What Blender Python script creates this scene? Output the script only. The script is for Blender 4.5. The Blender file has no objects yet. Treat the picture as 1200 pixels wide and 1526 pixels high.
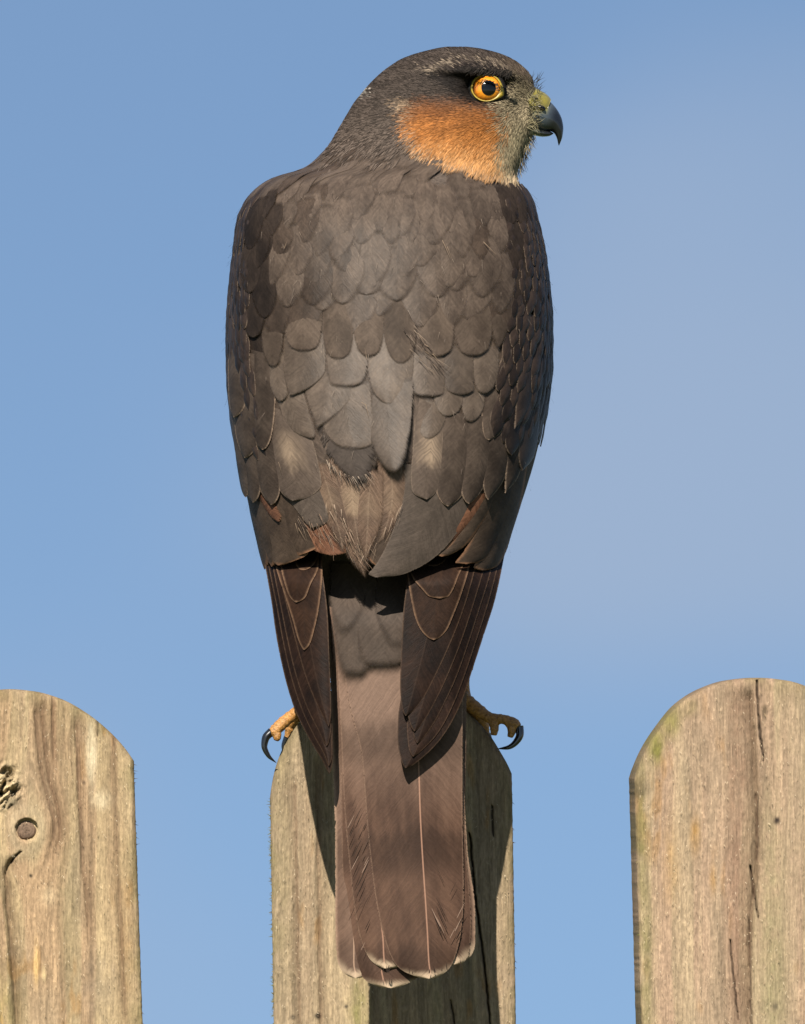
import bpy, bmesh, math, random
import numpy as np
from mathutils import Vector, Matrix

R = math.radians
rnd = random.Random(7)
nrs = np.random.RandomState(11)
scene = bpy.context.scene
COL = scene.collection

# ------------------------------------------------------------------ camera, world, sun, exposure
K = 0.00025                 # metres that one pixel of the photograph spans at the fence
DIST = 4.5
TILT = R(15.0)
ZC = 1.98                   # height of the picture centre
CAM = np.array([0.0, -DIST * math.cos(TILT), ZC - DIST * math.sin(TILT)])
cam_d = bpy.data.cameras.new("camera")
cam = bpy.data.objects.new("camera", cam_d)
COL.objects.link(cam)
cam.location = CAM
cam.rotation_euler = (R(90) + TILT, 0, 0)
cam_d.sensor_fit = 'VERTICAL'
cam_d.sensor_height = 36.0
cam_d.lens = 36.0 * DIST / (1526 * K)
cam_d.clip_start = 0.1
cam_d.clip_end = 3000
scene.camera = cam

SUN_EL, SUN_AZ = R(43), R(13)      # azimuth measured to the left of the viewing axis
sun_d = bpy.data.lights.new("sun", 'SUN')
sun_d.energy = 5.0
sun_d.angle = R(0.5)
sun_d.color = (1.0, 0.94, 0.84)
sun = bpy.data.objects.new("sun", sun_d)
COL.objects.link(sun)
to_sun = Vector((-math.sin(SUN_AZ) * math.cos(SUN_EL), -math.cos(SUN_AZ) * math.cos(SUN_EL), math.sin(SUN_EL)))
sun.rotation_euler = to_sun.to_track_quat('Z', 'Y').to_euler()
sun.location = (-1, -3, 5)

world = bpy.data.worlds.new("World")
scene.world = world
world.use_nodes = True
wn, wl = world.node_tree.nodes, world.node_tree.links
wn.clear()
w_out = wn.new("ShaderNodeOutputWorld")
w_bg = wn.new("ShaderNodeBackground")
w_sky = wn.new("ShaderNodeTexSky")
w_sky.sky_type = 'NISHITA'
w_sky.sun_disc = False
w_sky.sun_elevation = SUN_EL
w_sky.sun_rotation = math.atan2(to_sun.x, to_sun.y)
w_sky.air_density = 1.0
w_sky.dust_density = 0.3
w_sky.ozone_density = 3.0
# a very soft veil of thin high cloud over the blue
w_tc = wn.new("ShaderNodeTexCoord")
w_no = wn.new("ShaderNodeTexNoise")
w_no.inputs["Scale"].default_value = 13.0
w_mp = wn.new("ShaderNodeMapping")
w_mp.inputs["Location"].default_value = (2.96, 0.0, 4.88)
w_mp.inputs["Scale"].default_value = (1.0, 1.0, 1.6)
w_no.inputs["Detail"].default_value = 1.0
w_rmp = wn.new("ShaderNodeMapRange")
w_rmp.inputs[1].default_value = 0.35
w_rmp.inputs[2].default_value = 0.70
w_rmp.interpolation_type = 'SMOOTHSTEP'
w_hs = wn.new("ShaderNodeHueSaturation")
w_hs.inputs["Saturation"].default_value = 1.0
w_mix = wn.new("ShaderNodeMix")
w_mix.data_type = 'RGBA'
w_mix.inputs["B"].default_value = (3.35, 4.2, 5.6, 1)
w_mul = wn.new("ShaderNodeMath")
w_mul.operation = 'MULTIPLY'
w_mul.inputs[1].default_value = 0.70
wl.new(w_tc.outputs["Generated"], w_mp.inputs["Vector"])
wl.new(w_mp.outputs[0], w_no.inputs["Vector"])
wl.new(w_no.outputs["Fac"], w_rmp.inputs[0])
wl.new(w_rmp.outputs[0], w_mul.inputs[0])
wl.new(w_mul.outputs[0], w_mix.inputs["Factor"])
wl.new(w_sky.outputs[0], w_hs.inputs["Color"])
wl.new(w_hs.outputs[0], w_mix.inputs["A"])
wl.new(w_mix.outputs["Result"], w_bg.inputs["Color"])
wl.new(w_bg.outputs[0], w_out.inputs["Surface"])
w_bg.inputs["Strength"].default_value = 0.050

scene.view_settings.view_transform = 'Standard'
scene.view_settings.look = 'None'
scene.view_settings.exposure = 1.15
scene.view_settings.gamma = 1.0
scene.view_settings.use_curve_mapping = False
scene.render.engine = 'CYCLES'
scene.cycles.transparent_max_bounces = 24
scene.cycles.max_bounces = 6

# ------------------------------------------------------------------ helpers
FWD = np.array([0, math.cos(TILT), math.sin(TILT)])
UPV = np.array([0, -math.sin(TILT), math.cos(TILT)])
KP = K / DIST

def wpos(P):
    """design space (x, depth, y: all in photo pixels, depth grows away from the camera) -> world metres"""
    P = np.asarray(P, float)
    dx = (P[..., 0] - 600) * KP
    dy = (763 - P[..., 2]) * KP
    d = FWD + dy[..., None] * UPV
    d = d + dx[..., None] * np.array([1.0, 0, 0])
    t = (P[..., 1] * K - CAM[1]) / d[..., 1]
    return CAM + d * t[..., None]

def pchip(xs, ys):
    xs = np.asarray(xs, float); ys = np.asarray(ys, float)
    h = np.diff(xs); dl = np.diff(ys) / h
    m = np.zeros_like(ys)
    m[0], m[-1] = dl[0], dl[-1]
    for i in range(1, len(xs) - 1):
        if dl[i - 1] * dl[i] <= 0: m[i] = 0
        else:
            w1 = 2 * h[i] + h[i - 1]; w2 = h[i] + 2 * h[i - 1]
            m[i] = (w1 + w2) / (w1 / dl[i - 1] + w2 / dl[i])
    def f(x):
        x = np.clip(np.asarray(x, float), xs[0], xs[-1])
        i = np.clip(np.searchsorted(xs, x, side='right') - 1, 0, len(xs) - 2)
        t = (x - xs[i]) / h[i]
        t2, t3 = t * t, t * t * t
        return (2*t3-3*t2+1)*ys[i] + (t3-2*t2+t)*h[i]*m[i] + (-2*t3+3*t2)*ys[i+1] + (t3-t2)*h[i]*m[i+1]
    return f

def smooth(e0, e1, x):
    t = np.clip((np.asarray(x, float) - e0) / (e1 - e0), 0, 1)
    return t * t * (3 - 2 * t)

def vnoise(x, y, seed=0):
    """smooth value noise in [0, 1]"""
    x = np.asarray(x, float); y = np.asarray(y, float)
    tab = np.random.RandomState(seed).rand(256, 256)
    xi = np.floor(x).astype(int); yi = np.floor(y).astype(int)
    fx, fy = x - xi, y - yi
    fx = fx*fx*(3-2*fx); fy = fy*fy*(3-2*fy)
    a = tab[xi & 255, yi & 255]; b = tab[(xi+1) & 255, yi & 255]
    c = tab[xi & 255, (yi+1) & 255]; d = tab[(xi+1) & 255, (yi+1) & 255]
    return (a*(1-fx)+b*fx)*(1-fy) + (c*(1-fx)+d*fx)*fy

def fbm(x, y, seed=0, oct=3):
    s, a, t = 0, 1.0, 0
    for o in range(oct):
        s = s + a * vnoise(x * 2**o, y * 2**o, seed + o * 17); t += a; a *= 0.5
    return s / t

ALB = 0.77      # one calibration for all base colours, to suit the exposure
def al_(c): return (c[0]*ALB, c[1]*ALB, c[2]*ALB, 1)

def srgb(r, g, b):
    f = lambda c: (c/255)/12.92 if c/255 <= .04045 else ((c/255+.055)/1.055)**2.4
    return (f(r), f(g), f(b), 1.0)

def mesh_obj(name, verts, faces, mat, parent=None, smooth_sh=True, origin=None):
    me = bpy.data.meshes.new(name)
    verts = np.asarray(verts, float).reshape(-1, 3)
    if parent is not None: verts = verts - np.array(parent['_o'])
    elif origin is not None: verts = verts - np.array(origin)
    me.from_pydata(verts.tolist(), [], faces)
    if smooth_sh: me.polygons.foreach_set("use_smooth", [True] * len(me.polygons))
    me.materials.append(mat)
    me.update()
    o = bpy.data.objects.new(name, me)
    COL.objects.link(o)
    if parent is not None: o.parent = parent
    elif origin is not None: o.location = origin
    if parent is not None: o['_o'] = parent['_o']
    return o

def grid_faces(n, m, wrap=False):
    F = []
    mm = m if wrap else m - 1
    for i in range(n - 1):
        for j in range(mm):
            j2 = (j + 1) % m
            F.append((i*m+j, i*m+j2, (i+1)*m+j2, (i+1)*m+j))
    return F

def set_color(me, cols, name="Col"):
    at = me.color_attributes.new(name, 'FLOAT_COLOR', 'POINT')
    c = np.ones((len(me.vertices), 4), np.float32)
    c[:, :3] = cols
    at.data.foreach_set("color", c.ravel())

def set_float(me, vals, name):
    at = me.attributes.new(name, 'FLOAT', 'POINT')
    at.data.foreach_set("value", np.asarray(vals, np.float32).ravel())

def empty(name, loc, label, cat, group=None):
    o = bpy.data.objects.new(name, None)
    COL.objects.link(o)
    o.location = loc
    o.empty_display_size = 0.05
    o['_o'] = [float(c) for c in loc]
    o['label'] = label; o['category'] = cat
    if group: o['group'] = group
    return o

# ------------------------------------------------------------------ materials
class NT:
    def __init__(s, name):
        s.mat = bpy.data.materials.new(name)
        s.mat.use_nodes = True
        s.n, s.l = s.mat.node_tree.nodes, s.mat.node_tree.links
        s.b = s.n["Principled BSDF"]
        s.out = s.n["Material Output"]
    def new(s, t, **kw):
        n = s.n.new(t)
        for k, v in kw.items(): setattr(n, k, v)
        return n
    def link(s, a, b): s.l.new(a, b)
    def val(s, x, sock):
        if isinstance(x, (int, float, tuple)): sock.default_value = x
        else: s.l.new(x, sock)
    def math(s, op, a, b=0.0, clamp=False):
        n = s.new("ShaderNodeMath", operation=op, use_clamp=clamp)
        s.val(a, n.inputs[0]); s.val(b, n.inputs[1])
        return n.outputs[0]
    def mix(s, f, a, b, blend='MIX'):
        n = s.new("ShaderNodeMix", data_type='RGBA', blend_type=blend)
        s.val(f, n.inputs["Factor"]); s.val(a, n.inputs["A"]); s.val(b, n.inputs["B"])
        return n.outputs["Result"]
    def rng(s, x, a, b, c=0.0, d=1.0, sm=True):
        n = s.new("ShaderNodeMapRange")
        if sm: n.interpolation_type = 'SMOOTHSTEP'
        s.val(x, n.inputs[0])
        for i, v in enumerate((a, b, c, d)): s.val(v, n.inputs[i+1])
        return n.outputs[0]
    def attr(s, name, out="Fac"):
        n = s.new("ShaderNodeAttribute"); n.attribute_name = name
        return n.outputs[out]
    def noise(s, vec, scale, detail=2.0, rough=0.5):
        n = s.new("ShaderNodeTexNoise")
        n.inputs["Scale"].default_value = scale
        n.inputs["Detail"].default_value = detail
        n.inputs["Roughness"].default_value = rough
        if vec is not None: s.link(vec, n.inputs["Vector"])
        return n.outputs["Fac"]
    def comb(s, x, y, z):
        n = s.new("ShaderNodeCombineXYZ")
        for i, v in enumerate((x, y, z)): s.val(v, n.inputs[i])
        return n.outputs[0]

def feather_mat(name, base, dark, fringe, fw=3.0, fr_amt=0.7, shaft=0.35, shaft_col=(0.02, .015, .012, 1), fray=1.5, soft=0.0, soft_tip=0.0, blot_st=.6, base_light=0.0, light_col=(.185, .120, .088, 1), fr_fade=0.0,
                bars=0.0, rough=0.62, pale=0.0, pale_col=(.5, .42, .33, 1), var=0.35, spec=0.06, barb_amt=.10, mott_amt=.12, b2=.11, tip=0.0, tip_col=(.6, .5, .4, 1), bump=.3):
    t = NT(name)
    base, dark, fringe, shaft_col, pale_col, tip_col = [al_(c_) for c_ in (base, dark, fringe, shaft_col, pale_col, tip_col)]
    al, la, ed, un = t.attr("along"), t.attr("lat"), t.attr("edge"), t.attr("unit")
    ob = t.new("ShaderNodeObjectInfo").outputs["Random"]
    off = t.math('MULTIPLY', ob, 97.0)
    ala = t.math('ABSOLUTE', la)
    wob = t.noise(t.comb(al, la, off), .05, 1.0, .5)
    chev = t.math('SUBTRACT', al, t.math('MULTIPLY', ala, 1.25))      # barbs sweep to the tip
    chev = t.math('ADD', chev, t.math('MULTIPLY', wob, 14.0))
    barb = t.noise(t.comb(t.math('ADD', chev, off), t.math('MULTIPLY', la, 0.05), off), 0.95, 2.0, .65)
    barb2 = t.noise(t.comb(t.math('ADD', chev, off), t.math('MULTIPLY', la, 0.03), off), 0.19, 2.0, .6)
    blot = t.noise(t.comb(t.math('ADD', t.math('MULTIPLY', al, blot_st), off), la, off), 0.035, 3.0, .6)
    mott = t.noise(t.comb(t.math('ADD', al, off), la, off), 0.22, 3.0, .7)
    c = t.mix(t.rng(blot, .3, .7), base, dark)
    if base_light > 0: c = t.mix(t.math('MULTIPLY', t.rng(t.math('ADD', al, t.math('MULTIPLY', blot, 120.0)), 400.0, 180.0), base_light), c, al_(light_col))
    v = t.math('ADD', t.math('MULTIPLY', t.math('SUBTRACT', ob, .5), var), 1.0)
    vv = t.math('MULTIPLY', v, t.rng(barb, .25, .75, 1 - barb_amt, 1 + barb_amt))
    vv = t.math('MULTIPLY', vv, t.rng(barb2, .3, .7, 1 - b2, 1 + b2))
    vv = t.math('MULTIPLY', vv, t.rng(mott, .3, .7, 1 - mott_amt, 1 + mott_amt))
    if bars > 0:
        bn = t.math('ADD', al, t.math('MULTIPLY', t.math('SUBTRACT', blot, .5), 60.0))
        bb = t.math('SINE', t.math('MULTIPLY', bn, 2 * math.pi / 165.0))
        vv = t.math('MULTIPLY', vv, t.rng(bb, .0, 1.0, 1.0, 1.0 - bars))
    c = t.mix(1.0, c, t.comb(vv, vv, vv), 'MULTIPLY')
    if pale > 0:   # pale downy patch showing on the feather
        uu = t.math('ADD', un, t.math('MULTIPLY', t.math('SUBTRACT', blot, .5), .4))
        pf = t.math('MULTIPLY', t.rng(uu, .66, .48), pale)
        pf = t.math('MULTIPLY', pf, t.rng(un, .15, .42))
        pf = t.math('MULTIPLY', pf, t.rng(t.math('ADD', ala, t.math('ADD', t.math('MULTIPLY', mott, 10.0), t.math('MULTIPLY', blot, 26.0))), 46.0, 14.0))
        pf = t.math('MULTIPLY', pf, t.rng(barb2, .25, .6, .45, 1.0))
        c = t.mix(pf, c, pale_col)
    sh = t.math('MULTIPLY', t.rng(ala, 1.6, .4), shaft)
    c = t.mix(sh, c, shaft_col)
    fe = t.math('ADD', ed, t.math('MULTIPLY', t.math('SUBTRACT', barb, .5), 2.5))
    fr = t.math('MULTIPLY', t.rng(fe, fw, fw * .1), fr_amt)
    fr = t.math('MULTIPLY', fr, t.rng(mott, .3, .6, .55, 1.0))
    if fr_fade: fr = t.math('MULTIPLY', fr, t.rng(un, .35, .8, 1.0, 1.0 - fr_fade))
    c = t.mix(fr, c, fringe)
    if tip > 0:
        tf = t.math('ADD', ed, t.math('MULTIPLY', t.math('SUBTRACT', barb2, .5), 14.0))
        c = t.mix(t.math('MULTIPLY', t.math('MULTIPLY', t.rng(tf, 17.0, 4.0), t.rng(un, .915, .965)), tip), c, tip_col)
    t.link(c, t.b.inputs["Base Color"])
    t.b.inputs["Roughness"].default_value = rough
    t.b.inputs["Specular IOR Level"].default_value = spec
    bp = t.new("ShaderNodeBump")
    bp.inputs["Strength"].default_value = bump
    bp.inputs["Distance"].default_value = 0.0003
    hh = t.math('ADD', barb, t.math('MULTIPLY', barb2, .7))
    hh = t.math('ADD', hh, t.math('MULTIPLY', mott, 1.0))
    t.link(hh, bp.inputs["Height"])
    t.link(bp.outputs[0], t.b.inputs["Normal"])
    # frayed barbs at the edge
    thr = t.math('MULTIPLY', t.rng(barb, .40, .75), fray)
    thr = t.math('ADD', thr, t.math('MULTIPLY', t.rng(barb2, .60, .74), fray * 1.2))
    if soft > 0:
        a = t.rng(t.math('SUBTRACT', ed, thr), .0, soft)
    else:
        a = t.rng(t.math('SUBTRACT', ed, thr), .0, .6)
    if soft_tip > 0:
        sw = t.math('ADD', t.math('MULTIPLY', t.rng(un, .40, .92), soft_tip), max(soft, .6))
        a = t.rng(t.math('SUBTRACT', ed, thr), .0, sw)
        a = t.math('MULTIPLY', a, t.rng(al, 1.0, 12.0))
    t.link(a, t.b.inputs["Alpha"])
    return t.mat

def plain_mat(name, col, rough=.5, spec=.5, coat=0.0, nscale=0, namt=0.3, bump=0.0, use_col=False, sss=0.0):
    t = NT(name)
    c = t.attr("Col", "Color") if use_col else al_(col)
    if use_col: c = t.mix(1.0, c, (ALB, ALB, ALB, 1), 'MULTIPLY')
    if nscale:
        g = t.new("ShaderNodeTexCoord").outputs["Object"]
        n = t.noise(g, nscale, 4.0, .6)
        f = t.rng(n, .25, .75, 1 - namt, 1 + namt)
        c = t.mix(1.0, c, t.comb(f, f, f), 'MULTIPLY')
        if bump:
            bp = t.new("ShaderNodeBump")
            bp.inputs["Strength"].default_value = bump
            bp.inputs["Distance"].default_value = 0.0005
            t.link(n, bp.inputs["Height"]); t.link(bp.outputs[0], t.b.inputs["Normal"])
    t.val(c, t.b.inputs["Base Color"])
    t.b.inputs["Roughness"].default_value = rough
    t.b.inputs["Specular IOR Level"].default_value = spec
    t.b.inputs["Coat Weight"].default_value = coat
    t.b.inputs["Coat Roughness"].default_value = .03
    return t.mat

BK_B, BK_D = (.084, .061, .046, 1), (.046, .033, .025, 1)
M = {}
M['mantle'] = feather_mat("mantle_feather", BK_B, BK_D, (.115, .086, .070, 1), fw=5, fr_amt=.45, shaft=.15, fray=2.2, soft=3.0, soft_tip=14.0, var=.34, barb_amt=.15, b2=.12, mott_amt=.16, spec=.09, rough=.5)
M['mantle_dark'] = feather_mat("dark_mantle_feather", (.058, .040, .029, 1), (.032, .022, .016, 1), (.09, .067, .053, 1), fw=5, fr_amt=.4, shaft=.12, fray=2.2, soft=3.0, soft_tip=16.0, var=.3, barb_amt=.15, b2=.12, mott_amt=.16, spec=.09, rough=.5)
M['covert_base'] = feather_mat("flank_base_feather", (.030, .021, .016, 1), (.014, .010, .008, 1), (.05, .037, .028, 1), fw=5, fr_amt=.4, shaft=.1, fray=2.2, soft=3.0, soft_tip=8.0, var=.3, barb_amt=.15)  # darkened colour stands for the black shade in gaps between flank coverts
M['scap'] = feather_mat("scapular_feather", (.096, .071, .053, 1), (.058, .042, .031, 1), (.15, .112, .085, 1), fw=4, fr_amt=.5, shaft=.06, fray=1.6, soft=2.5, soft_tip=2.5, var=.34, barb_amt=.14, spec=.14, rough=.5)
M['scap_highlight'] = feather_mat("highlight_scapular_feather", (.100, .074, .056, 1), (.062, .046, .035, 1), (.15, .112, .085, 1), fw=4, fr_amt=.5, shaft=.06, fray=2.5, soft=3.0, soft_tip=7.0, var=.14, barb_amt=.14, spec=.13, rough=.5)  # slightly lightened copy of scap, paints the highlight at mid back
M['scap_mid'] = feather_mat("upper_scapular_feather", (.088, .064, .048, 1), (.050, .036, .027, 1), (.135, .10, .078, 1), fw=4, fr_amt=.5, shaft=.10, fray=1.8, soft=2.5, soft_tip=4.0, var=.36, barb_amt=.12, b2=.08)
M['scap_dark'] = feather_mat("dark_scapular_feather", (.058, .045, .037, 1), (.040, .031, .026, 1), (.020, .016, .014, 1), fw=10, fr_amt=.8, shaft=.1, fray=10.0, soft=2.5, var=.2)
M['scap_pale'] = feather_mat("pale_based_feather", (.095, .070, .054, 1), (.068, .050, .039, 1), (.2, .15, .11, 1), fw=3, fr_amt=.6, shaft=.1, fray=1.2, soft=1.2, pale=.8, pale_col=(.31, .225, .155, 1), var=.15)
M['tuft'] = feather_mat("lower_back_tuft", (.125, .080, .055, 1), (.075, .049, .035, 1), (.22, .15, .10, 1), fw=3, fr_amt=.35, shaft=.22, shaft_col=(.25, .18, .125, 1), fray=4.0, soft=3.0, soft_tip=8.0, pale=.35, pale_col=(.27, .19, .125, 1), barb_amt=.3, b2=.15, bump=.7)
M['tuft_pale'] = feather_mat("pale_lower_back_tuft", (.125, .082, .057, 1), (.08, .053, .038, 1), (.2, .14, .1, 1), fw=3, fr_amt=.4, shaft=.2, shaft_col=(.28, .2, .14, 1), fray=4.0, soft=3.0, pale=.6, pale_col=(.30, .215, .14, 1), barb_amt=.28, b2=.14, bump=.7)
M['covert'] = feather_mat("wing_covert", (.034, .0225, .017, 1), (.012, .0085, .007, 1), (.22, .16, .115, 1), fw=2.8, fr_amt=.6, shaft=.1, fray=1.0, soft=1.0, rough=.45, spec=.10, var=.9)  # base darkened to stand for flank shade, pale fringe brightened for glints
M['gcovert'] = feather_mat("greater_covert", (.070, .051, .039, 1), (.036, .026, .020, 1), (.27, .19, .135, 1), fw=3.0, fr_amt=.85, shaft=.10, fray=.8, soft=.8, var=.45)
M['second'] = feather_mat("secondary_feather", (.064, .044, .031, 1), (.036, .025, .018, 1), (.26, .13, .07, 1), fw=6.5, fr_amt=.75, shaft=.12, fray=1.0, soft=.8, var=.35)
M['rusty'] = feather_mat("rusty_edged_feather", (.15, .068, .038, 1), (.09, .042, .025, 1), (.26, .14, .08, 1), fw=3.0, fr_amt=.5, shaft=.1, fray=3.0, soft=2.0, var=.3, barb_amt=.3, b2=.2)
M['tertial'] = feather_mat("tertial_feather", (.082, .062, .049, 1), (.056, .043, .034, 1), (.15, .112, .085, 1), fw=3.0, fr_amt=.5, shaft=.1, fray=1.0, soft=1.0, var=.1)
M['primary'] = feather_mat("primary_feather", (.030, .0155, .0095, 1), (.015, .0085, .006, 1), (.17, .10, .06, 1), fw=4.6, fr_amt=.8, shaft=.2, fray=.4, soft=.6, var=.4, rough=.6, spec=.05, barb_amt=.25, b2=.1)
M['tail'] = feather_mat("tail_feather", (.100, .056, .037, 1), (.056, .031, .021, 1), (.27, .17, .115, 1), fw=3.4, fr_amt=.42, shaft=.65, shaft_col=(.36, .2, .135, 1), fray=1.4, soft=.8, bars=.34, var=.34, barb_amt=.12, b2=.10, mott_amt=.06, blot_st=.22, base_light=.95, tip=.9, tip_col=(.46, .34, .23, 1), rough=.6, spec=.06)
M['tail_outer'] = feather_mat("outer_tail_feather", (.135, .083, .058, 1), (.095, .057, .040, 1), (.36, .235, .16, 1), fw=6.0, fr_amt=.6, shaft=.6, shaft_col=(.4, .26, .18, 1), fray=1.4, soft=.8, bars=.25, var=.1, barb_amt=.14, b2=.12, mott_amt=.06, blot_st=.22, tip=.8, tip_col=(.46, .34, .23, 1), rough=.6)
M['long_primary'] = feather_mat("long_primary_feather", (.019, .0095, .006, 1), (.008, .0046, .0034, 1), (.15, .09, .055, 1), fw=3.0, fr_amt=.45, fr_fade=.4, shaft=.25, shaft_col=(.05, .03, .02, 1), fray=.4, soft=.6, var=.5, rough=.55, spec=.07, barb_amt=.3, b2=.2)
M['tcov'] = feather_mat("tail_covert", (.066, .048, .037, 1), (.050, .037, .029, 1), (.09, .07, .056, 1), fw=5, fr_amt=.25, shaft=.08, fray=3.0, soft=6.0, soft_tip=18.0, var=.10, barb_amt=.14, b2=.1)
M['body'] = plain_mat("body_down", None, .8, .15, use_col=True, nscale=900, namt=.35, bump=.5)
M['strand'] = plain_mat("head_plumage", None, .7, .06, use_col=True)
M['iris'] = None
M['pupil'] = plain_mat("pupil_black", (.002, .002, .002, 1), .08, .35, coat=.15)
M['lid'] = plain_mat("yellow_eyelid", (.33, .235, .025, 1), .45, .4, nscale=1500, namt=.25)
M['lid_dark'] = plain_mat("dark_eyelid_rim", (.006, .005, .0045, 1), .6, .12)
M['beak'] = plain_mat("beak_horn", None, .22, .5, coat=.3, use_col=True, nscale=700, namt=.15)
M['foot'] = plain_mat("yellow_scaly_skin", (.36, .17, .042, 1), .5, .4, nscale=1100, namt=.45, bump=.9)
M['talon'] = plain_mat("black_talon", (.008, .008, .009, 1), .2, .6, coat=.4)

def iris_mat():
    t = NT("orange_iris")
    r = t.attr("unit")
    ang = t.attr("along")
    n = t.noise(t.comb(t.math('MULTIPLY', ang, 9.0), t.math('MULTIPLY', r, 1.5), 0.0), 1.0, 3.0)
    cr = t.new("ShaderNodeValToRGB")
    el = cr.color_ramp.elements
    el[0].position = 0.36; el[0].color = (.42, .115, .004, 1)
    el[1].position = 1.0; el[1].color = (.012, .006, .004, 1)
    for p, c in ((.55, (.60, .215, .006, 1)), (.80, (.50, .155, .006, 1)), (.90, (.25, .07, .006, 1))):
        e = el.new(p); e.color = c
    t.link(r, cr.inputs[0])
    f = t.rng(n, .3, .7, .75, 1.2)
    t.link(t.mix(1.0, cr.outputs[0], t.comb(f, f, f), 'MULTIPLY'), t.b.inputs["Base Color"])
    t.b.inputs["Roughness"].default_value = .25
    t.b.inputs["Coat Weight"].default_value = 1.0
    t.b.inputs["Coat Roughness"].default_value = .02
    return t.mat
M['iris'] = iris_mat()

def wood_mat():
    t = NT("weathered_wood")
    c = t.attr("Col", "Color")
    g = t.new("ShaderNodeTexCoord").outputs["Object"]
    mp = t.new("ShaderNodeMapping")
    mp.inputs["Scale"].default_value = (1, 1, .06)
    t.link(g, mp.inputs[0])
    fine = t.noise(mp.outputs[0], 1500, 4, .65)
    mp2 = t.new("ShaderNodeMapping")
    mp2.inputs["Scale"].default_value = (1, 1, .35)
    t.link(g, mp2.inputs[0])
    fuzz = t.noise(mp2.outputs[0], 1300, 3, .7)
    f = t.math('MULTIPLY', t.rng(fine, .3, .7, .80, 1.16), t.rng(fuzz, .3, .75, .86, 1.22))
    t.link(t.mix(1.0, c, t.comb(f, f, f), 'MULTIPLY'), t.b.inputs["Base Color"])
    t.b.inputs["Roughness"].default_value = .85
    t.b.inputs["Specular IOR Level"].default_value = .2
    bp = t.new("ShaderNodeBump")
    bp.inputs["Strength"].default_value = .6
    bp.inputs["Distance"].default_value = .0005
    t.link(t.math('ADD', fine, fuzz), bp.inputs["Height"])
    t.link(bp.outputs[0], t.b.inputs["Normal"])
    return t.mat
M['wood'] = wood_mat()
M['moss'] = plain_mat("moss_fibres", None, .8, .2, use_col=True)

# ------------------------------------------------------------------ ground
gm = NT("lawn")
gt = gm.new("ShaderNodeTexCoord").outputs["Object"]
gm.link(gm.mix(gm.noise(gt, 6, 6), (.03, .05, .015, 1), (.06, .075, .025, 1)), gm.b.inputs["Base Color"])
gm.b.inputs["Roughness"].default_value = .9
g = mesh_obj("ground", [(-1500, -1500, 0), (1500, -1500, 0), (1500, 1500, 0), (-1500, 1500, 0)], [(0, 1, 2, 3)], gm.mat, smooth_sh=False)
g['kind'] = 'structure'

# ------------------------------------------------------------------ fence
fence = empty("picket_fence", (0, 0, 0), "weathered wooden picket fence with rounded pale tops the hawk perches on", "fence")
THICK = 72.0   # pixels: 18 mm

def groove(X, Y, pts, width, depth, taper=True):
    """depth field of a crack along a polyline (x as a function of y)"""
    pts = np.array(pts, float)
    f = pchip(pts[:, 1], pts[:, 0])
    y0, y1 = pts[0, 1], pts[-1, 1]
    inside = (Y > y0) & (Y < y1)
    u = np.clip((Y - y0) / (y1 - y0), 0, 1)
    w = width * (np.minimum(1, np.minimum(u + .15, (1 - u)) * 5) if taper else 1.0)
    d = np.abs(X - f(Y) - 1.2 * (vnoise(Y / 9, Y * 0, 5) - .5)) / np.maximum(w, .05)
    return np.where(inside, depth * np.clip(1 - d, 0, 1), 0), np.where(inside, np.clip(1.3 - d, 0, 1), 0)

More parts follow.
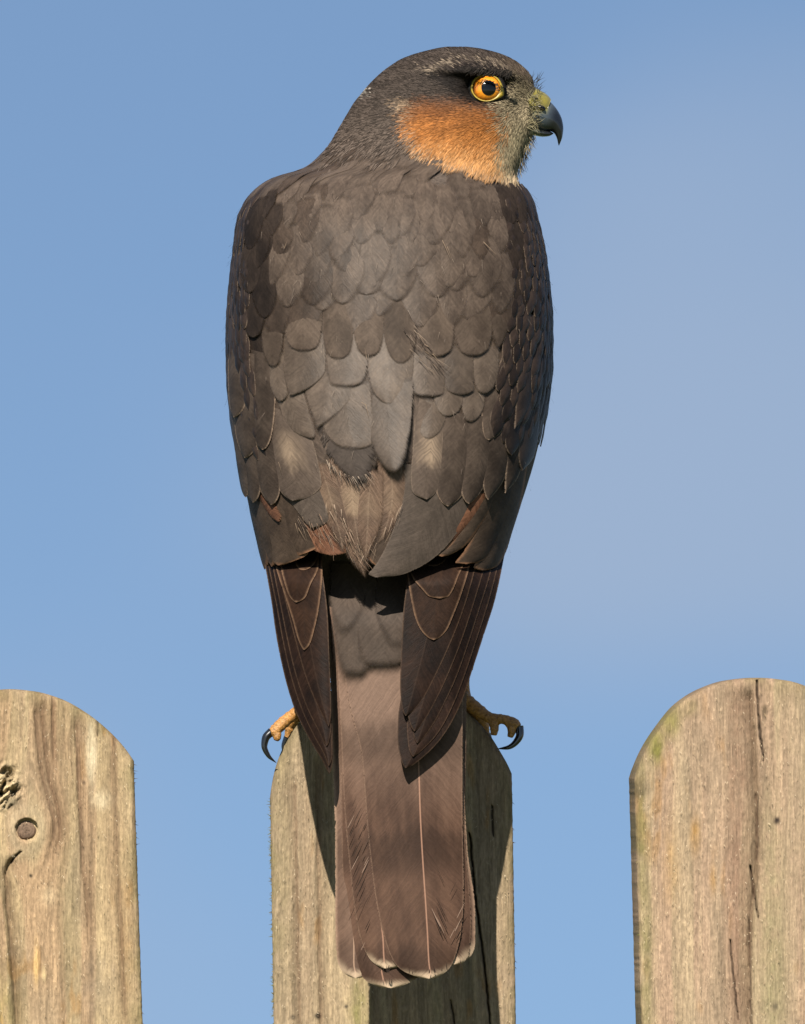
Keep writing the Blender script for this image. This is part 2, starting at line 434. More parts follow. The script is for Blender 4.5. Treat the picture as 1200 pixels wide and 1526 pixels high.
def picket(arch, xl, xr, lean, seed, label, warm, feats, moss_left=0.0, turn=0.0):
    """arch: outline of the top; xl/xr: edge x at y=1526; lean: x shift per pixel of height"""
    ax, ay = zip(*arch)
    x_left0, x_right0 = ax[0], ax[-1]
    fy = pchip(ax, ay)
    step = 1.7
    n = int((x_right0 - x_left0) / step) + 1
    # columns crowd at the two edges, where the arch is steep
    q = np.linspace(0, 1, n)
    q = q + .0 * np.sin(2*np.pi*q)
    xs = x_left0 + q * (x_right0 - x_left0)
    yt = fy(xs)
    YB = 1580.0
    m = int(560 / 1.9)
    s = np.linspace(0, 1, m)
    Y = yt[None, :] + s[:, None] * (YB - yt[None, :])
    ymin = min(ay[0], ay[-1])
    X = xs[None, :] + lean * np.maximum(Y - 1150, 0) + np.zeros_like(Y)
    # rough sawn outline
    edge_w = (vnoise(Y / 5, Y * 0 + 3, seed) - .5) * .6
    dl = (xs - x_left0)[None, :] + np.zeros_like(Y); dr = (x_right0 - xs)[None, :] + np.zeros_like(Y)
    X = X + edge_w * np.exp(-dl / 3) - edge_w[::-1] * np.exp(-dr / 3)
    dt = Y - yt[None, :]
    # distance to the outline
    slope = np.gradient(yt, xs)
    dtop = dt / np.sqrt(1 + slope[None, :] ** 2)
    ed = np.minimum(np.minimum(dl, dr), dtop + .01)
    wx = X + 7 * (vnoise(X * 0 + 2, Y / 130, seed + 3) - .5)      # wandering grain
    bulge = np.zeros_like(X)
    if 'knot' in feats:
        kx, ky, kr = feats['knot']
        rr = np.sqrt((X - kx) ** 2 + ((Y - ky) * .75) ** 2)
        bulge = 42 * np.exp(-(rr / 60) ** 2) * np.sign(X - kx) * (1 - np.exp(-np.abs(X-kx)/14))
    wx2 = wx - bulge
    broad = fbm(wx2 / 34, Y / 900, seed + 5, 3)
    ridge = fbm(wx2 / 9, Y / 240, seed + 8, 3)
    fib = fbm(wx2 / 2.6, Y / 26, seed + 11, 2)
    fuzz = fbm(X / 4.0, Y / 7.0, seed + 21, 3)
    H = 6 * (broad - .5) + 3.0 * (ridge - .5) + 1.5 * (fib - .5) + 1.3 * (fuzz - .5)
    H = H - 7 * np.exp(-ed / 3.0)                                  # worn edges
    # colour: tan, pinkish stripes, orange resin stains, green film
    tan = np.array(warm[0]); pink = np.array(warm[1]); gry = np.array(warm[2])
    t1 = smooth(.42, .58, fbm(wx2 / 26, Y / 700, seed + 31, 3))[..., None]
    t2 = smooth(.42, .72, fbm(wx2 / 55, Y / 260, seed + 41, 3))[..., None]
    C = tan * (1 - t1) + pink * t1
    C = C * (1 - .6 * t2) + gry * .6 * t2
    C = C * (0.62 + .70 * ridge[..., None]) * (0.8 + .4 * fib[..., None]) * (.88 + .24 * fuzz[..., None])
    st = (smooth(.60, .78, fbm(wx2 / 14, Y / 60, seed + 51, 3)) * smooth(.5, .65, fbm(X / 60, Y / 150, seed + 52, 2)))[..., None]
    C = C * (1 - .5 * st) + np.array([.33, .17, .05]) * .5 * st
    hi = (smooth(.74, .88, fuzz) * smooth(.45, .6, fbm(X / 40, Y / 90, seed + 77, 2)))[..., None]                      # raised pale fibres
    C = C * (1 + .45 * hi)
    grn = (np.exp(-ed / 16) * smooth(.3, .6, fbm(X / 25, Y / 40, seed + 61, 3)))[..., None]
    C = C * (1 - .55 * grn) + np.array([.13, .115, .035]) * .55 * grn
    dk = (np.exp(-np.maximum(dtop, 0) / 5) * .5)[..., None]
    C = C * (1 - dk) + np.array([.12, .085, .05]) * dk
    for (gx, gy, sx, sy, amt, col) in feats.get('spots', []):
        e = np.exp(-(((X - gx) / sx) ** 2 + ((Y - gy) / sy) ** 2) ** 1.3) * (0.55 + .9 * (fbm(X / 9, Y / 16, seed + 71, 2) - .2))
        e = np.clip(e * amt, 0, 1)[..., None]
        C = C * (1 - e) + np.array(col) * e
    for (pts, w, d) in feats.get('cracks', []):
        gdep, gm_ = groove(X, Y, pts, w, d)
        H = H - gdep
        C = C * (1 - .85 * gm_[..., None])
    for (pts, w, d, side) in feats.get('valleys', []):             # long stepped grain lines
        p = np.array(pts, float)
        f = pchip(p[:, 1], p[:, 0])
        u = X - f(Y) - 2 * (vnoise(Y / 25, Y * 0, seed + 2) - .5)
        fade = smooth(p[0, 1], p[0, 1] + 25, Y) * (1 - smooth(p[-1, 1] - 60, p[-1, 1], Y))
        v = np.exp(-np.abs(u) / w * np.where(u * side > 0, .55, 2.0)) * fade
        H = H - d * v
        C = C * (1 - .6 * v[..., None]) + np.array([.20, .10, .055]) * .30 * v[..., None]
    if 'knot' in feats:
        halo = np.exp(-((rr - kr * 1.35) / (kr * .5)) ** 2)[..., None]
        C = C * (1 - .5 * halo) + np.array([.40, .31, .19]) * .5 * halo
        H = H - 8 * (1 - smooth(kr - .4, kr + 1.6, np.sqrt((X-kx)**2 + (Y-ky)**2)))
        H = H + 6 * np.exp(-(rr / (kr * 1.9)) ** 2)
    if 'torn' in feats:
        tx, ty, tr = feats['torn']
        e = np.exp(-(((X - tx) / (tr * 1.0)) ** 2 + ((Y - ty) / (tr * 1.15)) ** 2) ** 1.5)
        chip = fbm((X + .8 * Y) / 6, (Y - .6 * X) / 13, seed + 81, 3)
        H = H + e * (chip - .60) * 60
        C = C * (1 - e[..., None] * .6) + (np.array([.60, .47, .28]) * (0.12 + 1.2 * smooth(.35, .6, chip))[..., None]) * e[..., None] * .6
    C = np.clip(C * .67, .004, .6)
    P = np.stack([X, -H, Y], -1)
    rows = [P]
    cols = [C]
    yy = np.array([YB + 30, 2200, 4000, 7600.0])
    for y in yy:                                                   # down to the lawn, below the frame
        rows.append(np.stack([xs + lean * (y - 1150) * (1 if y < 1700 else 0) + lean * (550 if y >= 1700 else 0), np.zeros(n), np.full(n, y)], -1)[None])
        cols.append(C[-1:])
    P = np.concatenate(rows, 0); C = np.concatenate(cols, 0)
    nr = P.shape[0]
    front = P.reshape(-1, 3)
    # back: same outline, coarse
    bidx = list(range(0, nr, 6)) + ([nr - 1] if (nr - 1) % 6 else [])
    V = [front]; F = [(a, d, c, b) for (a, b, c, d) in grid_faces(nr, n)]
    back = P.copy(); back[..., 1] = THICK; back[..., 0] += turn
    V.append(back.reshape(-1, 3))
    N = nr * n
    for i in range(nr - 1):
        F.append((i*n, i*n + N, (i+1)*n + N, (i+1)*n))
        F.append((i*n+n-1, (i+1)*n+n-1, (i+1)*n+n-1+N, i*n+n-1+N))
    for j in range(n - 1):
        F.append((j, j+1, j+1+N, j+N))
        F.append(((nr-1)*n+j, (nr-1)*n+j+N, (nr-1)*n+j+1+N, (nr-1)*n+j+1))
    # back face as one fan of quads per coarse row pair
    for a, b in zip(range(0, nr - 1), range(1, nr)):
        F.append(tuple([a*n + N + j for j in range(0, n)] + [b*n + N + j for j in range(n - 1, -1, -1)]))
    V = np.concatenate(V, 0)
    o = mesh_obj("picket", wpos(V), F, M['wood'], fence)
    sm_ = np.zeros(len(o.data.polygons), bool); sm_[:(nr - 1) * (n - 1)] = True
    o.data.polygons.foreach_set('use_smooth', sm_)
    cc = C.reshape(-1, 3)
    set_color(o.data, np.concatenate([cc, cc * .7], 0))
    o['label'] = label
    if 'knot' in feats:
        # the plug of the knot: a slightly domed disc of end grain inside its ring
        vs, fs, cl = [], [], []
        nr_, na = 9, 28
        for i in range(nr_):
            for j in range(na):
                a = 2*math.pi*j/na; r = kr * .93 * i / (nr_ - 1) * (1 + .04*math.sin(3*a+1))
                vs.append((kx + r*math.cos(a), -1.8 + 5.5*(i/(nr_-1))**5 + .8*rnd.random(), ky + r*math.sin(a)))
                ring = .5 + .5*math.sin(i*2.6 + .5*math.sin(a*2))
                cl.append(np.array([.115, .075, .05]) * (.85 + .35*ring) * (.85+.3*rnd.random()))
        k = mesh_obj("knot", wpos(vs), [(a, d, c, b) for (a, b, c, d) in grid_faces(nr_, na, True)], M['wood'], o)
        set_color(k.data, np.array(cl))
    # loose fibres along the rough edges
    mv, mf, mc = [], [], []
    def tuft(x, y, dep, dx, dy, ln, w, col):
        b = len(mv)
        px, py = -dy, dx
        mv.extend([(x - px*w, dep, y - py*w), (x + px*w, dep, y + py*w), (x + dx*ln + .8*rnd.uniform(-1, 1), dep - rnd.uniform(0, 3), y + dy*ln)])
        mf.append((b, b+1, b+2)); mc.extend([col]*3)
    for i in range(int(260 * max(moss_left, .12))):
        y = rnd.uniform(ay[0] + 4, 1575)
        if rnd.random() > .35 + vnoise(y / 18, 1.0, seed + 9): continue
        x = x_left0 + lean * max(y - 1150, 0)
        a = rnd.uniform(-.9, 1.2)
        c = rnd.choice([(.10, .10, .03), (.07, .06, .025), (.16, .13, .05), (.12, .12, .035)])
        tuft(x + 1, y, rnd.uniform(2, 40), -math.cos(a), math.sin(a), rnd.uniform(2, 8) * (1 if moss_left > .5 else .7), rnd.uniform(.4, .9), c)
    for i in range(26):
        y = rnd.uniform(ay[-1] + 4, 1575)
        x = x_right0 + lean * max(y - 1150, 0)
        a = rnd.uniform(-.2, 1.2)
        tuft(x - 1, y, rnd.uniform(0, 20), math.cos(a), math.sin(a), rnd.uniform(2, 7), .6, (.06, .04, .025))
    for i in range(1300):                                          # short raised fibres over the face
        x = rnd.uniform(x_left0 + 6, x_right0 - 6); y = rnd.uniform(float(fy(x)) + 12, 1570)
        a = rnd.uniform(.6, 2.6)
        c = rnd.choice([(.46, .36, .23), (.36, .26, .15), (.48, .39, .27), (.30, .21, .12), (.22, .15, .09)])
        tuft(x + lean*max(y-1150, 0), y, -3.2, math.cos(a), math.sin(a), rnd.uniform(2, 5), rnd.uniform(.2, .45), c)
    ms = mesh_obj("edge_fibres", wpos(np.array(mv)), mf, M['moss'], o, smooth_sh=False)
    set_color(ms.data, np.array(mc)); ms['kind'] = 'stuff'
    return o

warmL = ((.40, .295, .165), (.35, .235, .135), (.30, .225, .14))
warmM = ((.36, .27, .165), (.31, .22, .14), (.27, .20, .13))
warmR = ((.35, .26, .16), (.35, .235, .155), (.29, .22, .14))
lx = 2 * 15
picket([(-172, 1140), (-160, 1112), (-135, 1085), (-105, 1062), (-60, 1040), (-20, 1030), (15, 1027), (50, 1030), (90, 1041), (130, 1063), (160, 1087), (184, 1112), (200, 1134)],
       0, 213, .034, 101, "sunlit leftmost picket with a round knot", warmL,
       dict(knot=(40, 1237, 16.5), torn=(2, 1174, 25),
            valleys=[([(60, 1034), (66, 1110), (72, 1160), (86, 1210), (88, 1240), (80, 1275), (74, 1300)], 4, 5, 1), ([(172, 1080), (174, 1250), (182, 1400), (190, 1560)], 5, 3, -1),
                     ([(78, 1030), (79, 1100), (76, 1170)], 5, 6, 1),
                     ([(50, 1040), (58, 1130), (70, 1190), (80, 1225), (74, 1270), (62, 1300)], 6, 5, 1),
                     ([(112, 1060), (116, 1160), (121, 1260), (128, 1340), (132, 1420)], 5, 6, 1),
                     ([(30, 1268), (14, 1285), (9, 1310), (13, 1380), (22, 1480), (27, 1570)], 7, 12, 1)],
            cracks=[([(145, 1066), (146, 1085), (146, 1100)], 1.2, 8), ([(33, 1268), (22, 1278), (15, 1288)], 2.2, 9)],
            spots=[(100, 1120, 10, 80, .7, (.26, .165, .095)), (60, 1120, 8, 90, .5, (.28, .18, .10)), (172, 1290, 18, 160, .5, (.36, .24, .14)), (100, 1330, 14, 130, .45, (.27, .21, .11)), (136, 1125, 8, 48, 1.0, (.66, .56, .37)), (152, 1192, 15, 14, .7, (.66, .54, .35)), (18, 1195, 14, 9, 1.1, (.01, .008, .006)), (54, 1435, 4, 30, 1.0, (.64, .42, .18)), (66, 1450, 3, 12, .8, (.66, .5, .26)), (72, 1335, 12, 14, .5, (.6, .46, .28)), (46, 1305, 2.5, 2.5, 1.2, (.02, .015, .01)), (125, 1166, 3, 3, 1.2, (.03, .02, .015)), (20, 1232, 6, 22, .5, (.5, .39, .24)), (60, 1232, 5, 22, .5, (.52, .41, .25)), (32, 1275, 16, 10, .5, (.5, .38, .22)),
                   (150, 1470, 35, 60, .35, (.17, .14, .11)), (10, 1500, 25, 60, .4, (.30, .25, .08)), (190, 1400, 12, 110, .4, (.36, .2, .08))]))
picket([(402, 1186), (405, 1168), (411, 1143), (421, 1116), (436, 1089), (465, 1062), (500, 1042), (540, 1030), (583, 1025), (628, 1030), (668, 1044), (700, 1064), (729, 1094), (748, 1124), (757, 1140), (763, 1153)],
       405, 770, .016, 202, "middle picket under the hawk, mossy left edge", warmM,
       dict(cracks=[([(700, 1240), (708, 1330), (722, 1440), (735, 1570)], 2.0, 14), ([(733, 1200), (736, 1250)], 2, 8), ([(672, 1490), (678, 1530)], 1.5, 8)],
            valleys=[([(470, 1120), (474, 1300), (478, 1570)], 5, 4, 1), ([(440, 1150), (445, 1400), (448, 1570)], 4, 3, -1)],
            spots=[(425, 1300, 12, 200, .5, (.36, .28, .16)), (458, 1350, 10, 260, .5, (.27, .185, .115)), (535, 1500, 16, 45, .6, (.20, .19, .05)), (474, 1514, 6, 5, 1.2, (.02, .018, .012)), (437, 1516, 4, 4, 1.0, (.03, .025, .02)), (516, 1500, 3, 3, 1.0, (.03, .025, .02))]),
       moss_left=1.0)
picket([(945, 1160), (949, 1148), (962, 1118), (985, 1082), (1012, 1050), (1048, 1027), (1088, 1014), (1130, 1010), (1172, 1014), (1212, 1027), (1248, 1050), (1275, 1082), (1298, 1118), (1311, 1148), (1315, 1160)],
       955, 1325, .028, 303, "rightmost picket with a long grain step and thin cracks", warmR,
       dict(cracks=[([(1128, 1012), (1130, 1060), (1139, 1140)], 2.0, 14), ([(1118, 1290), (1124, 1330), (1131, 1375)], 1.8, 12), ([(1127, 1180), (1129, 1240), (1128, 1295)], 1.2, 7), ([(1117, 1370), (1118, 1450), (1121, 1570)], 1.2, 7),
                    ([(1088, 1400), (1095, 1470), (1102, 1530)], 1.6, 10)],
            valleys=[([(1118, 1020), (1123, 1100), (1128, 1200), (1128, 1290), (1120, 1370), (1116, 1450), (1118, 1575)], 8, 10, -1)],
            spots=[(1100, 1260, 20, 380, .75, (.27, .165, .105)), (1152, 1400, 24, 260, .6, (.27, .235, .12)), (1180, 1300, 18, 400, .5, (.36, .245, .165)), (1000, 1300, 40, 330, .35, (.36, .25, .165)), (1036, 1245, 7, 26, .9, (.36, .2, .06)), (1063, 1310, 5, 22, .6, (.36, .2, .06)), (1000, 1290, 12, 60, .5, (.36, .22, .08)), (978, 1112, 12, 26, 1.0, (.19, .17, .045)), (1000, 1078, 13, 22, .9, (.2, .175, .05)), (1025, 1055, 16, 14, .6, (.2, .17, .06)), (957, 1250, 7, 120, .6, (.17, .155, .05)), (965, 1430, 8, 110, .6, (.17, .155, .05)),
                   (955, 1175, 12, 14, .8, (.10, .08, .05)), (1158, 1223, 5, 6, 1.1, (.03, .02, .015)), (1140, 1060, 5, 10, .8, (.08, .055, .03)),
                   (1150, 1480, 22, 90, .35, (.24, .21, .10)), (1155, 1500, 4, 5, 1, (.03, .025, .02))]), turn=-8.0)
# rails that carry the pickets, below the picture
for zz in (1.38, 0.45):
    x0, x1, y0, y1, h = -.32, .34, THICK*K + .002, THICK*K + .034, .035
    v = [(x, y, z) for x in (x0, x1) for y in (y0, y1) for z in (zz - h, zz + h)]
    o = mesh_obj("rail", v, [(0,1,3,2), (4,6,7,5), (0,4,5,1), (2,3,7,6), (0,2,6,4), (1,5,7,3)], M['wood'], fence, smooth_sh=False)
    set_color(o.data, np.full((8, 3), .25) * np.array([1.2, .9, .6]))
    bv = o.modifiers.new("b", 'BEVEL'); bv.width = .003; bv.segments = 2

# ------------------------------------------------------------------ hawk: body surface
LEFT = pchip([71, 73, 76, 80, 85, 91, 98, 108, 118, 128, 140, 155, 170, 185, 200, 215, 232, 246, 254, 260, 268, 280, 300, 330, 370, 430, 500, 560, 620, 680, 740, 800, 850, 880, 960],
             [672, 656, 642, 626, 610, 596, 585, 571, 560, 550, 540, 528, 519, 510, 501, 492, 476, 460, 446, 424, 402, 384, 367, 354, 349, 342, 338, 339, 344, 354, 367, 382, 396, 410, 440])
RIGHT = pchip([71, 73, 76, 80, 85, 91, 98, 108, 118, 130, 145, 160, 178, 195, 210, 225, 240, 254, 262, 272, 285, 300, 330, 370, 420, 480, 540, 600, 640, 680, 740, 800, 850, 880, 960],
              [688, 708, 724, 740, 754, 766, 776, 787, 794, 799, 802, 803, 801, 796, 790, 783, 777, 771, 770, 777, 787, 794, 802, 811, 818, 823, 823, 817, 810, 801, 783, 762, 748, 735, 680])
BACKS = pchip([71, 75, 85, 100, 125, 150, 180, 210, 235, 262, 300, 350, 400, 500, 600, 700, 800, 850, 900, 1000], [-32, -54, -74, -90, -102, -108, -114, -122, -140, -168, -205, -236, -252, -272, -286, -292, -286, -278, -262, -235])
BACKB = pchip([71, 75, 85, 100, 125, 150, 180, 210, 235, 262, 300, 350, 400, 500, 600, 700, 760, 800, 850, 900, 1000], [-32, -54, -74, -90, -102, -108, -114, -122, -140, -168, -205, -236, -252, -270, -280, -278, -262, -236, -200, -180, -140])
FRONT = pchip([71, 75, 85, 100, 125, 150, 180, 210, 235, 262, 300, 350, 400, 500, 600, 700, 800, 900, 960], [-32, -10, 10, 26, 38, 44, 48, 54, 62, 76, 104, 136, 160, 188, 196, 180, 130, 30, -60])
EXP = 0.97

def head_relief(x, y):
    brow = 18 * np.exp(-(((x - 712) / 62) ** 2 + ((y - (106.5 + (x - 712) * .08)) / 9) ** 2))
    sock = -15 * np.exp(-(((x - 726) / 34) ** 2 + ((y - 133) / 22) ** 2) ** 2)
    cheek = 7 * np.exp(-(((x - 690) / 65) ** 2 + ((y - 195) / 32) ** 2))
    lore = -6 * np.exp(-(((x - 778) / 20) ** 2 + ((y - 150) / 22) ** 2))
    nape = -8 * np.exp(-(((x - 640) / 70) ** 2 + ((y - 246) / 16) ** 2))
    return brow + sock + cheek + lore + nape

def ep(y):
    return 1.0 - (1.0 - EXP) * smooth(230, 330, y)

def surf(th, y, body=False):
    th = np.asarray(th, float); y = np.asarray(y, float)
    l, r = LEFT(y), RIGHT(y)
    cx, a = (l + r) / 2, (r - l) / 2
    bk = BACKB(y) if body else BACKS(y)
    fr = FRONT(y)
    cY, b = (bk + fr) / 2, (fr - bk) / 2
    e = ep(y)
    sn, cs = np.sin(th), np.cos(th)
    x = cx + a * np.sign(sn) * np.abs(sn) ** e
    Y = cY - b * np.sign(cs) * np.abs(cs) ** e
    Y = Y - np.tanh(cs * 3) * head_relief(x, y)
    return np.stack([x, Y, y + 0 * x], -1)

def th_of(x, y):
    l, r = LEFT(y), RIGHT(y)
    cx, a = (l + r) / 2, (r - l) / 2
    q = np.clip((x - cx) / a, -.995, .995)
    return np.arcsin(np.sign(q) * np.abs(q) ** (1 / ep(y)))

def surf_n(th, y, body=False):
    d = 1e-2
    du = surf(th + d, y, body) - surf(th - d, y, body)
    dv = surf(th, y + .8, body) - surf(th, y - .8, body)
    n = np.cross(du, dv)
    n /= np.linalg.norm(n, axis=-1, keepdims=True) + 1e-9
    c = surf(th, y, body) - np.stack([(LEFT(y)+RIGHT(y))/2, (BACKS(y)+FRONT(y))/2, y], -1)
    s = np.sign((n[..., 0]*c[..., 0] + n[..., 1]*c[..., 1]))
    s = np.where(s == 0, 1, s)
    return n * s[..., None]

# plumage colours of head and body (albedo)
def poly_mask(x, y, pts, soft):
    """soft inside mask of a polygon, in pixels"""
    x = np.asarray(x, float); y = np.asarray(y, float)
    p = np.array(pts, float)
    inside = np.zeros(x.shape, bool); dmin = np.full(x.shape, 1e9)
    for i in range(len(p)):
        a, b = p[i], p[(i + 1) % len(p)]
        cond = ((a[1] > y) != (b[1] > y))
        xi = (b[0] - a[0]) * (y - a[1]) / (b[1] - a[1] + 1e-12) + a[0]
        inside ^= cond & (x < xi)
        ab = b - a
        t = np.clip(((x - a[0]) * ab[0] + (y - a[1]) * ab[1]) / (ab @ ab), 0, 1)
        dmin = np.minimum(dmin, np.hypot(x - a[0] - t * ab[0], y - a[1] - t * ab[1]))
    sd = np.where(inside, dmin, -dmin)
    return smooth(-soft, soft, sd)

CHEEK = [(617, 160), (643, 150), (690, 154), (722, 158), (742, 168), (757, 178), (757, 200), (750, 225), (752, 262), (735, 258), (700, 246), (660, 236), (636, 222), (622, 207), (614, 186)]
THROAT = [(757, 160), (790, 160), (808, 195), (790, 225), (778, 262), (748, 264), (748, 225), (756, 195)]
LORES = [(738, 156), (760, 138), (775, 118), (795, 128), (812, 160), (800, 185), (765, 182)]
BLACKP = [(640, 114), (662, 105), (700, 100), (745, 104), (774, 114), (772, 130), (758, 138), (754, 148), (738, 158), (712, 158), (690, 146), (672, 130)]
BROW = [(636, 106), (655, 100), (668, 92), (676, 86), (692, 88), (715, 92), (745, 97), (766, 110), (764, 114), (740, 103), (712, 98), (690, 97), (660, 106), (640, 110)]
BOUND = [(598, 150), (616, 150), (622, 200), (640, 222), (690, 243), (740, 256), (775, 266), (770, 276), (730, 262), (688, 250), (640, 233), (612, 208)]

def plum_color(x, y):
    n = fbm(x / 13, y / 9, 71, 3)
    C = np.array([.036, .0275, .0225]) * (0.6 + .8 * n)[..., None]
    low = smooth(125, 230, y)[..., None]
    C = C * (1 - low) + np.array([.066, .050, .040]) * (0.8 + .4 * n)[..., None] * low
    fore = smooth(735, 790, x) * (1 - smooth(118, 132, y))
    C = C * (1 - .4 * fore[..., None]) + np.array([.12, .085, .055]) * .4 * fore[..., None]
    b = poly_mask(x, y, BOUND, 7)[..., None] * (.40 + .35 * smooth(205, 230, y))[..., None]
    C = C * (1 - b) + np.array([.36, .25, .155]) * b
    xw = x + 26 * (fbm(x / 15, y / 6, 131, 2) - .5); yw = y + 12 * (fbm(x / 12, y / 10, 137, 2) - .5)
    c = poly_mask(xw, yw, CHEEK, 15)[..., None]
    och = np.array([.265, .098, .024]) * (0.5 + 1.0 * n)[..., None]
    top = (1 - smooth(154, 200, y + 20 * (n - .5)))[..., None] * .82
    och = och * (1 - top) + np.array([.11, .042, .016]) * top
    pal = smooth(188, 250, y + 40 * (n - .5))[..., None] * .7
    och = och * (1 - pal) + np.array([.44, .235, .095]) * pal
    C = C * (1 - c) + och * c
    t = poly_mask(xw, yw, THROAT, 12)[..., None]
    C = C * (1 - t) + np.array([.30, .245, .15]) * (0.45 + .7 * n)[..., None] * t
    l = poly_mask(xw, yw, LORES, 10)[..., None]
    C = C * (1 - l) + np.array([.25, .20, .125]) * (0.3 + .9 * n)[..., None] * l
    k = poly_mask(x, y, BLACKP, 5)[..., None] * .92
    C = C * (1 - k) + np.array([.010, .008, .007]) * k
    w = poly_mask(x, y, BROW, 4) * smooth(.42, .62, fbm(x / 11, y / 3.2, 91, 2)) * .38
    w = w[..., None]
    C = C * (1 - w) + np.array([.36, .28, .20]) * w
    e = np.exp(-(((x - 766) / 12) ** 2 + ((y - 256) / 9) ** 2))[..., None] * .85
    C = C * (1 - e) + np.array([.50, .36, .22]) * e
    e = np.exp(-(((x - 546) / 7) ** 2 + ((y - 137) / 6) ** 2))[..., None] * .8
    C = C * (1 - e) + np.array([.4, .36, .30]) * e
    return C

hawk_base = wpos(np.array([585.0, 36.0, 1025.0]))
hawk = empty("sparrowhawk", hawk_base, "grey-brown hawk with orange cheek perched on the middle fence picket, looking right", "bird")

ys = np.unique(np.concatenate([71 + 29 * np.linspace(0, 1, 22) ** 1.6, np.arange(102, 290, 3), np.arange(290, 961, 8)]))
nt = 120
ths = np.linspace(-math.pi, math.pi, nt, endpoint=False)
TT, YY = np.meshgrid(ths, ys)
Pb = surf(TT, YY, True)
Nb = surf_n(TT, YY, True)
Pb = Pb - Nb * (3.0 * smooth(76, 110, YY) - .6 * smooth(240, 300, YY))[..., None]
m_ = len(ys)
faces = grid_faces(m_, nt, True) + [tuple(range(nt - 1, -1, -1)), tuple((m_-1)*nt + j for j in range(nt))]
body = mesh_obj("body", wpos(Pb), faces, M['body'], hawk)
cb = plum_color(Pb[..., 0], Pb[..., 2])
frontm = (smooth(.15, -.2, np.cos(TT)) * smooth(245, 290, YY))[..., None]
bar = (0.5 + .5 * np.sin(YY / 3.3 + 2 * np.sin(TT * 6)))[..., None]
cb = cb * (1 - frontm) + (np.array([.52, .42, .32]) * (1 - bar) + np.array([.34, .15, .07]) * bar) * frontm
dn = (smooth(270, 310, YY) * smooth(0, .3, np.cos(TT)))[..., None]
cb = cb * (1 - dn) + np.array([.06, .048, .04]) * dn
set_color(body.data, cb.reshape(-1, 3))

# ------------------------------------------------------------------ feathers
def resample(pts, n, dens=1.0):
    p = np.array(pts, float)
    d = np.concatenate([[0], np.cumsum(np.hypot(*np.diff(p, axis=0).T))])
    d /= d[-1]
    u = np.linspace(0, 1, n)
    u = 1 - (1 - u) ** dens
    if len(p) == 2: return p[0] + (p[1]-p[0]) * u[:, None]
    return np.stack([pchip(d, p[:, 0])(u), pchip(d, p[:, 1])(u)], -1)

def outline(left, right, nu, dens):
    """one smooth outline through the tip, so that the tip is rounded; sampled from root to tip on both edges"""
    p = np.array(list(left) + list(right)[-2::-1], float)
    d = np.concatenate([[0], np.cumsum(np.hypot(*np.diff(p, axis=0).T))])
    fx, fy_ = pchip(d, p[:, 0]), pchip(d, p[:, 1])
    dt = d[len(left) - 1]
    u = 1 - (1 - np.linspace(0, 1, nu)) ** dens
    a, b = u * dt, d[-1] - u * (d[-1] - dt)
    return np.stack([fx(a), fy_(a)], -1), np.stack([fx(b), fy_(b)], -1)

def emit(name, P, along, lat, edge, unit, mat, parent=None, jag=0):
    n, m = P.shape[:2]
    o = mesh_obj(name, wpos(P), grid_faces(n, m), mat, parent or hawk)
    set_float(o.data, along, "along"); set_float(o.data, lat, "lat")
    set_float(o.data, edge, "edge"); set_float(o.data, unit, "unit")
    return o

def fprofile(u, blunt=2.4, root=.55, peak=.45):
    rise = root + (1 - root) * smooth(0, peak, u)
    q = np.clip((u - peak) / (1 - peak), 0, 1)
    return rise * (1 - q ** blunt) ** (1 / blunt)

def feather_th(name, th0, y0, length, width, mat, dth=0.0, l0=.5, l1=4.0, camber=1.0, tilt=0.0, blunt=2.3, nu=16, nv=9, seed=None):
    """a contour feather laid on the body surface from (th0, y0) downwards"""
    u = 1 - (1 - np.linspace(0, 1, nu)) ** 1.7
    v = np.linspace(-1, 1, nv)
    U, V = np.meshgrid(u, v, indexing='ij')
    w = fprofile(U, blunt) * width * .5
    y = y0 + U * length
    thc = th0 + dth * (U ** 1.2)
    d = 1e-2
    sp = np.linalg.norm(surf(thc + d, y) - surf(thc - d, y), axis=-1) / (2 * d)
    # side drift of the whole feather also turns its barbs
    slope = dth * sp / length
    th = thc + V * w / np.maximum(sp, 20)
    yy = y - V * w * slope * .8
    h = l0 + (l1 - l0) * (U ** 1.3 - .55 * smooth(.68, 1.0, U)) - camber * V ** 2 * width * .045 + tilt * V * (1 - smooth(.7, 1, U))
    P = surf(th, yy) + surf_n(th, yy) * h[..., None]
    return emit(name, P, U * length, V * w, (1 - np.abs(V)) * w, U, mat)

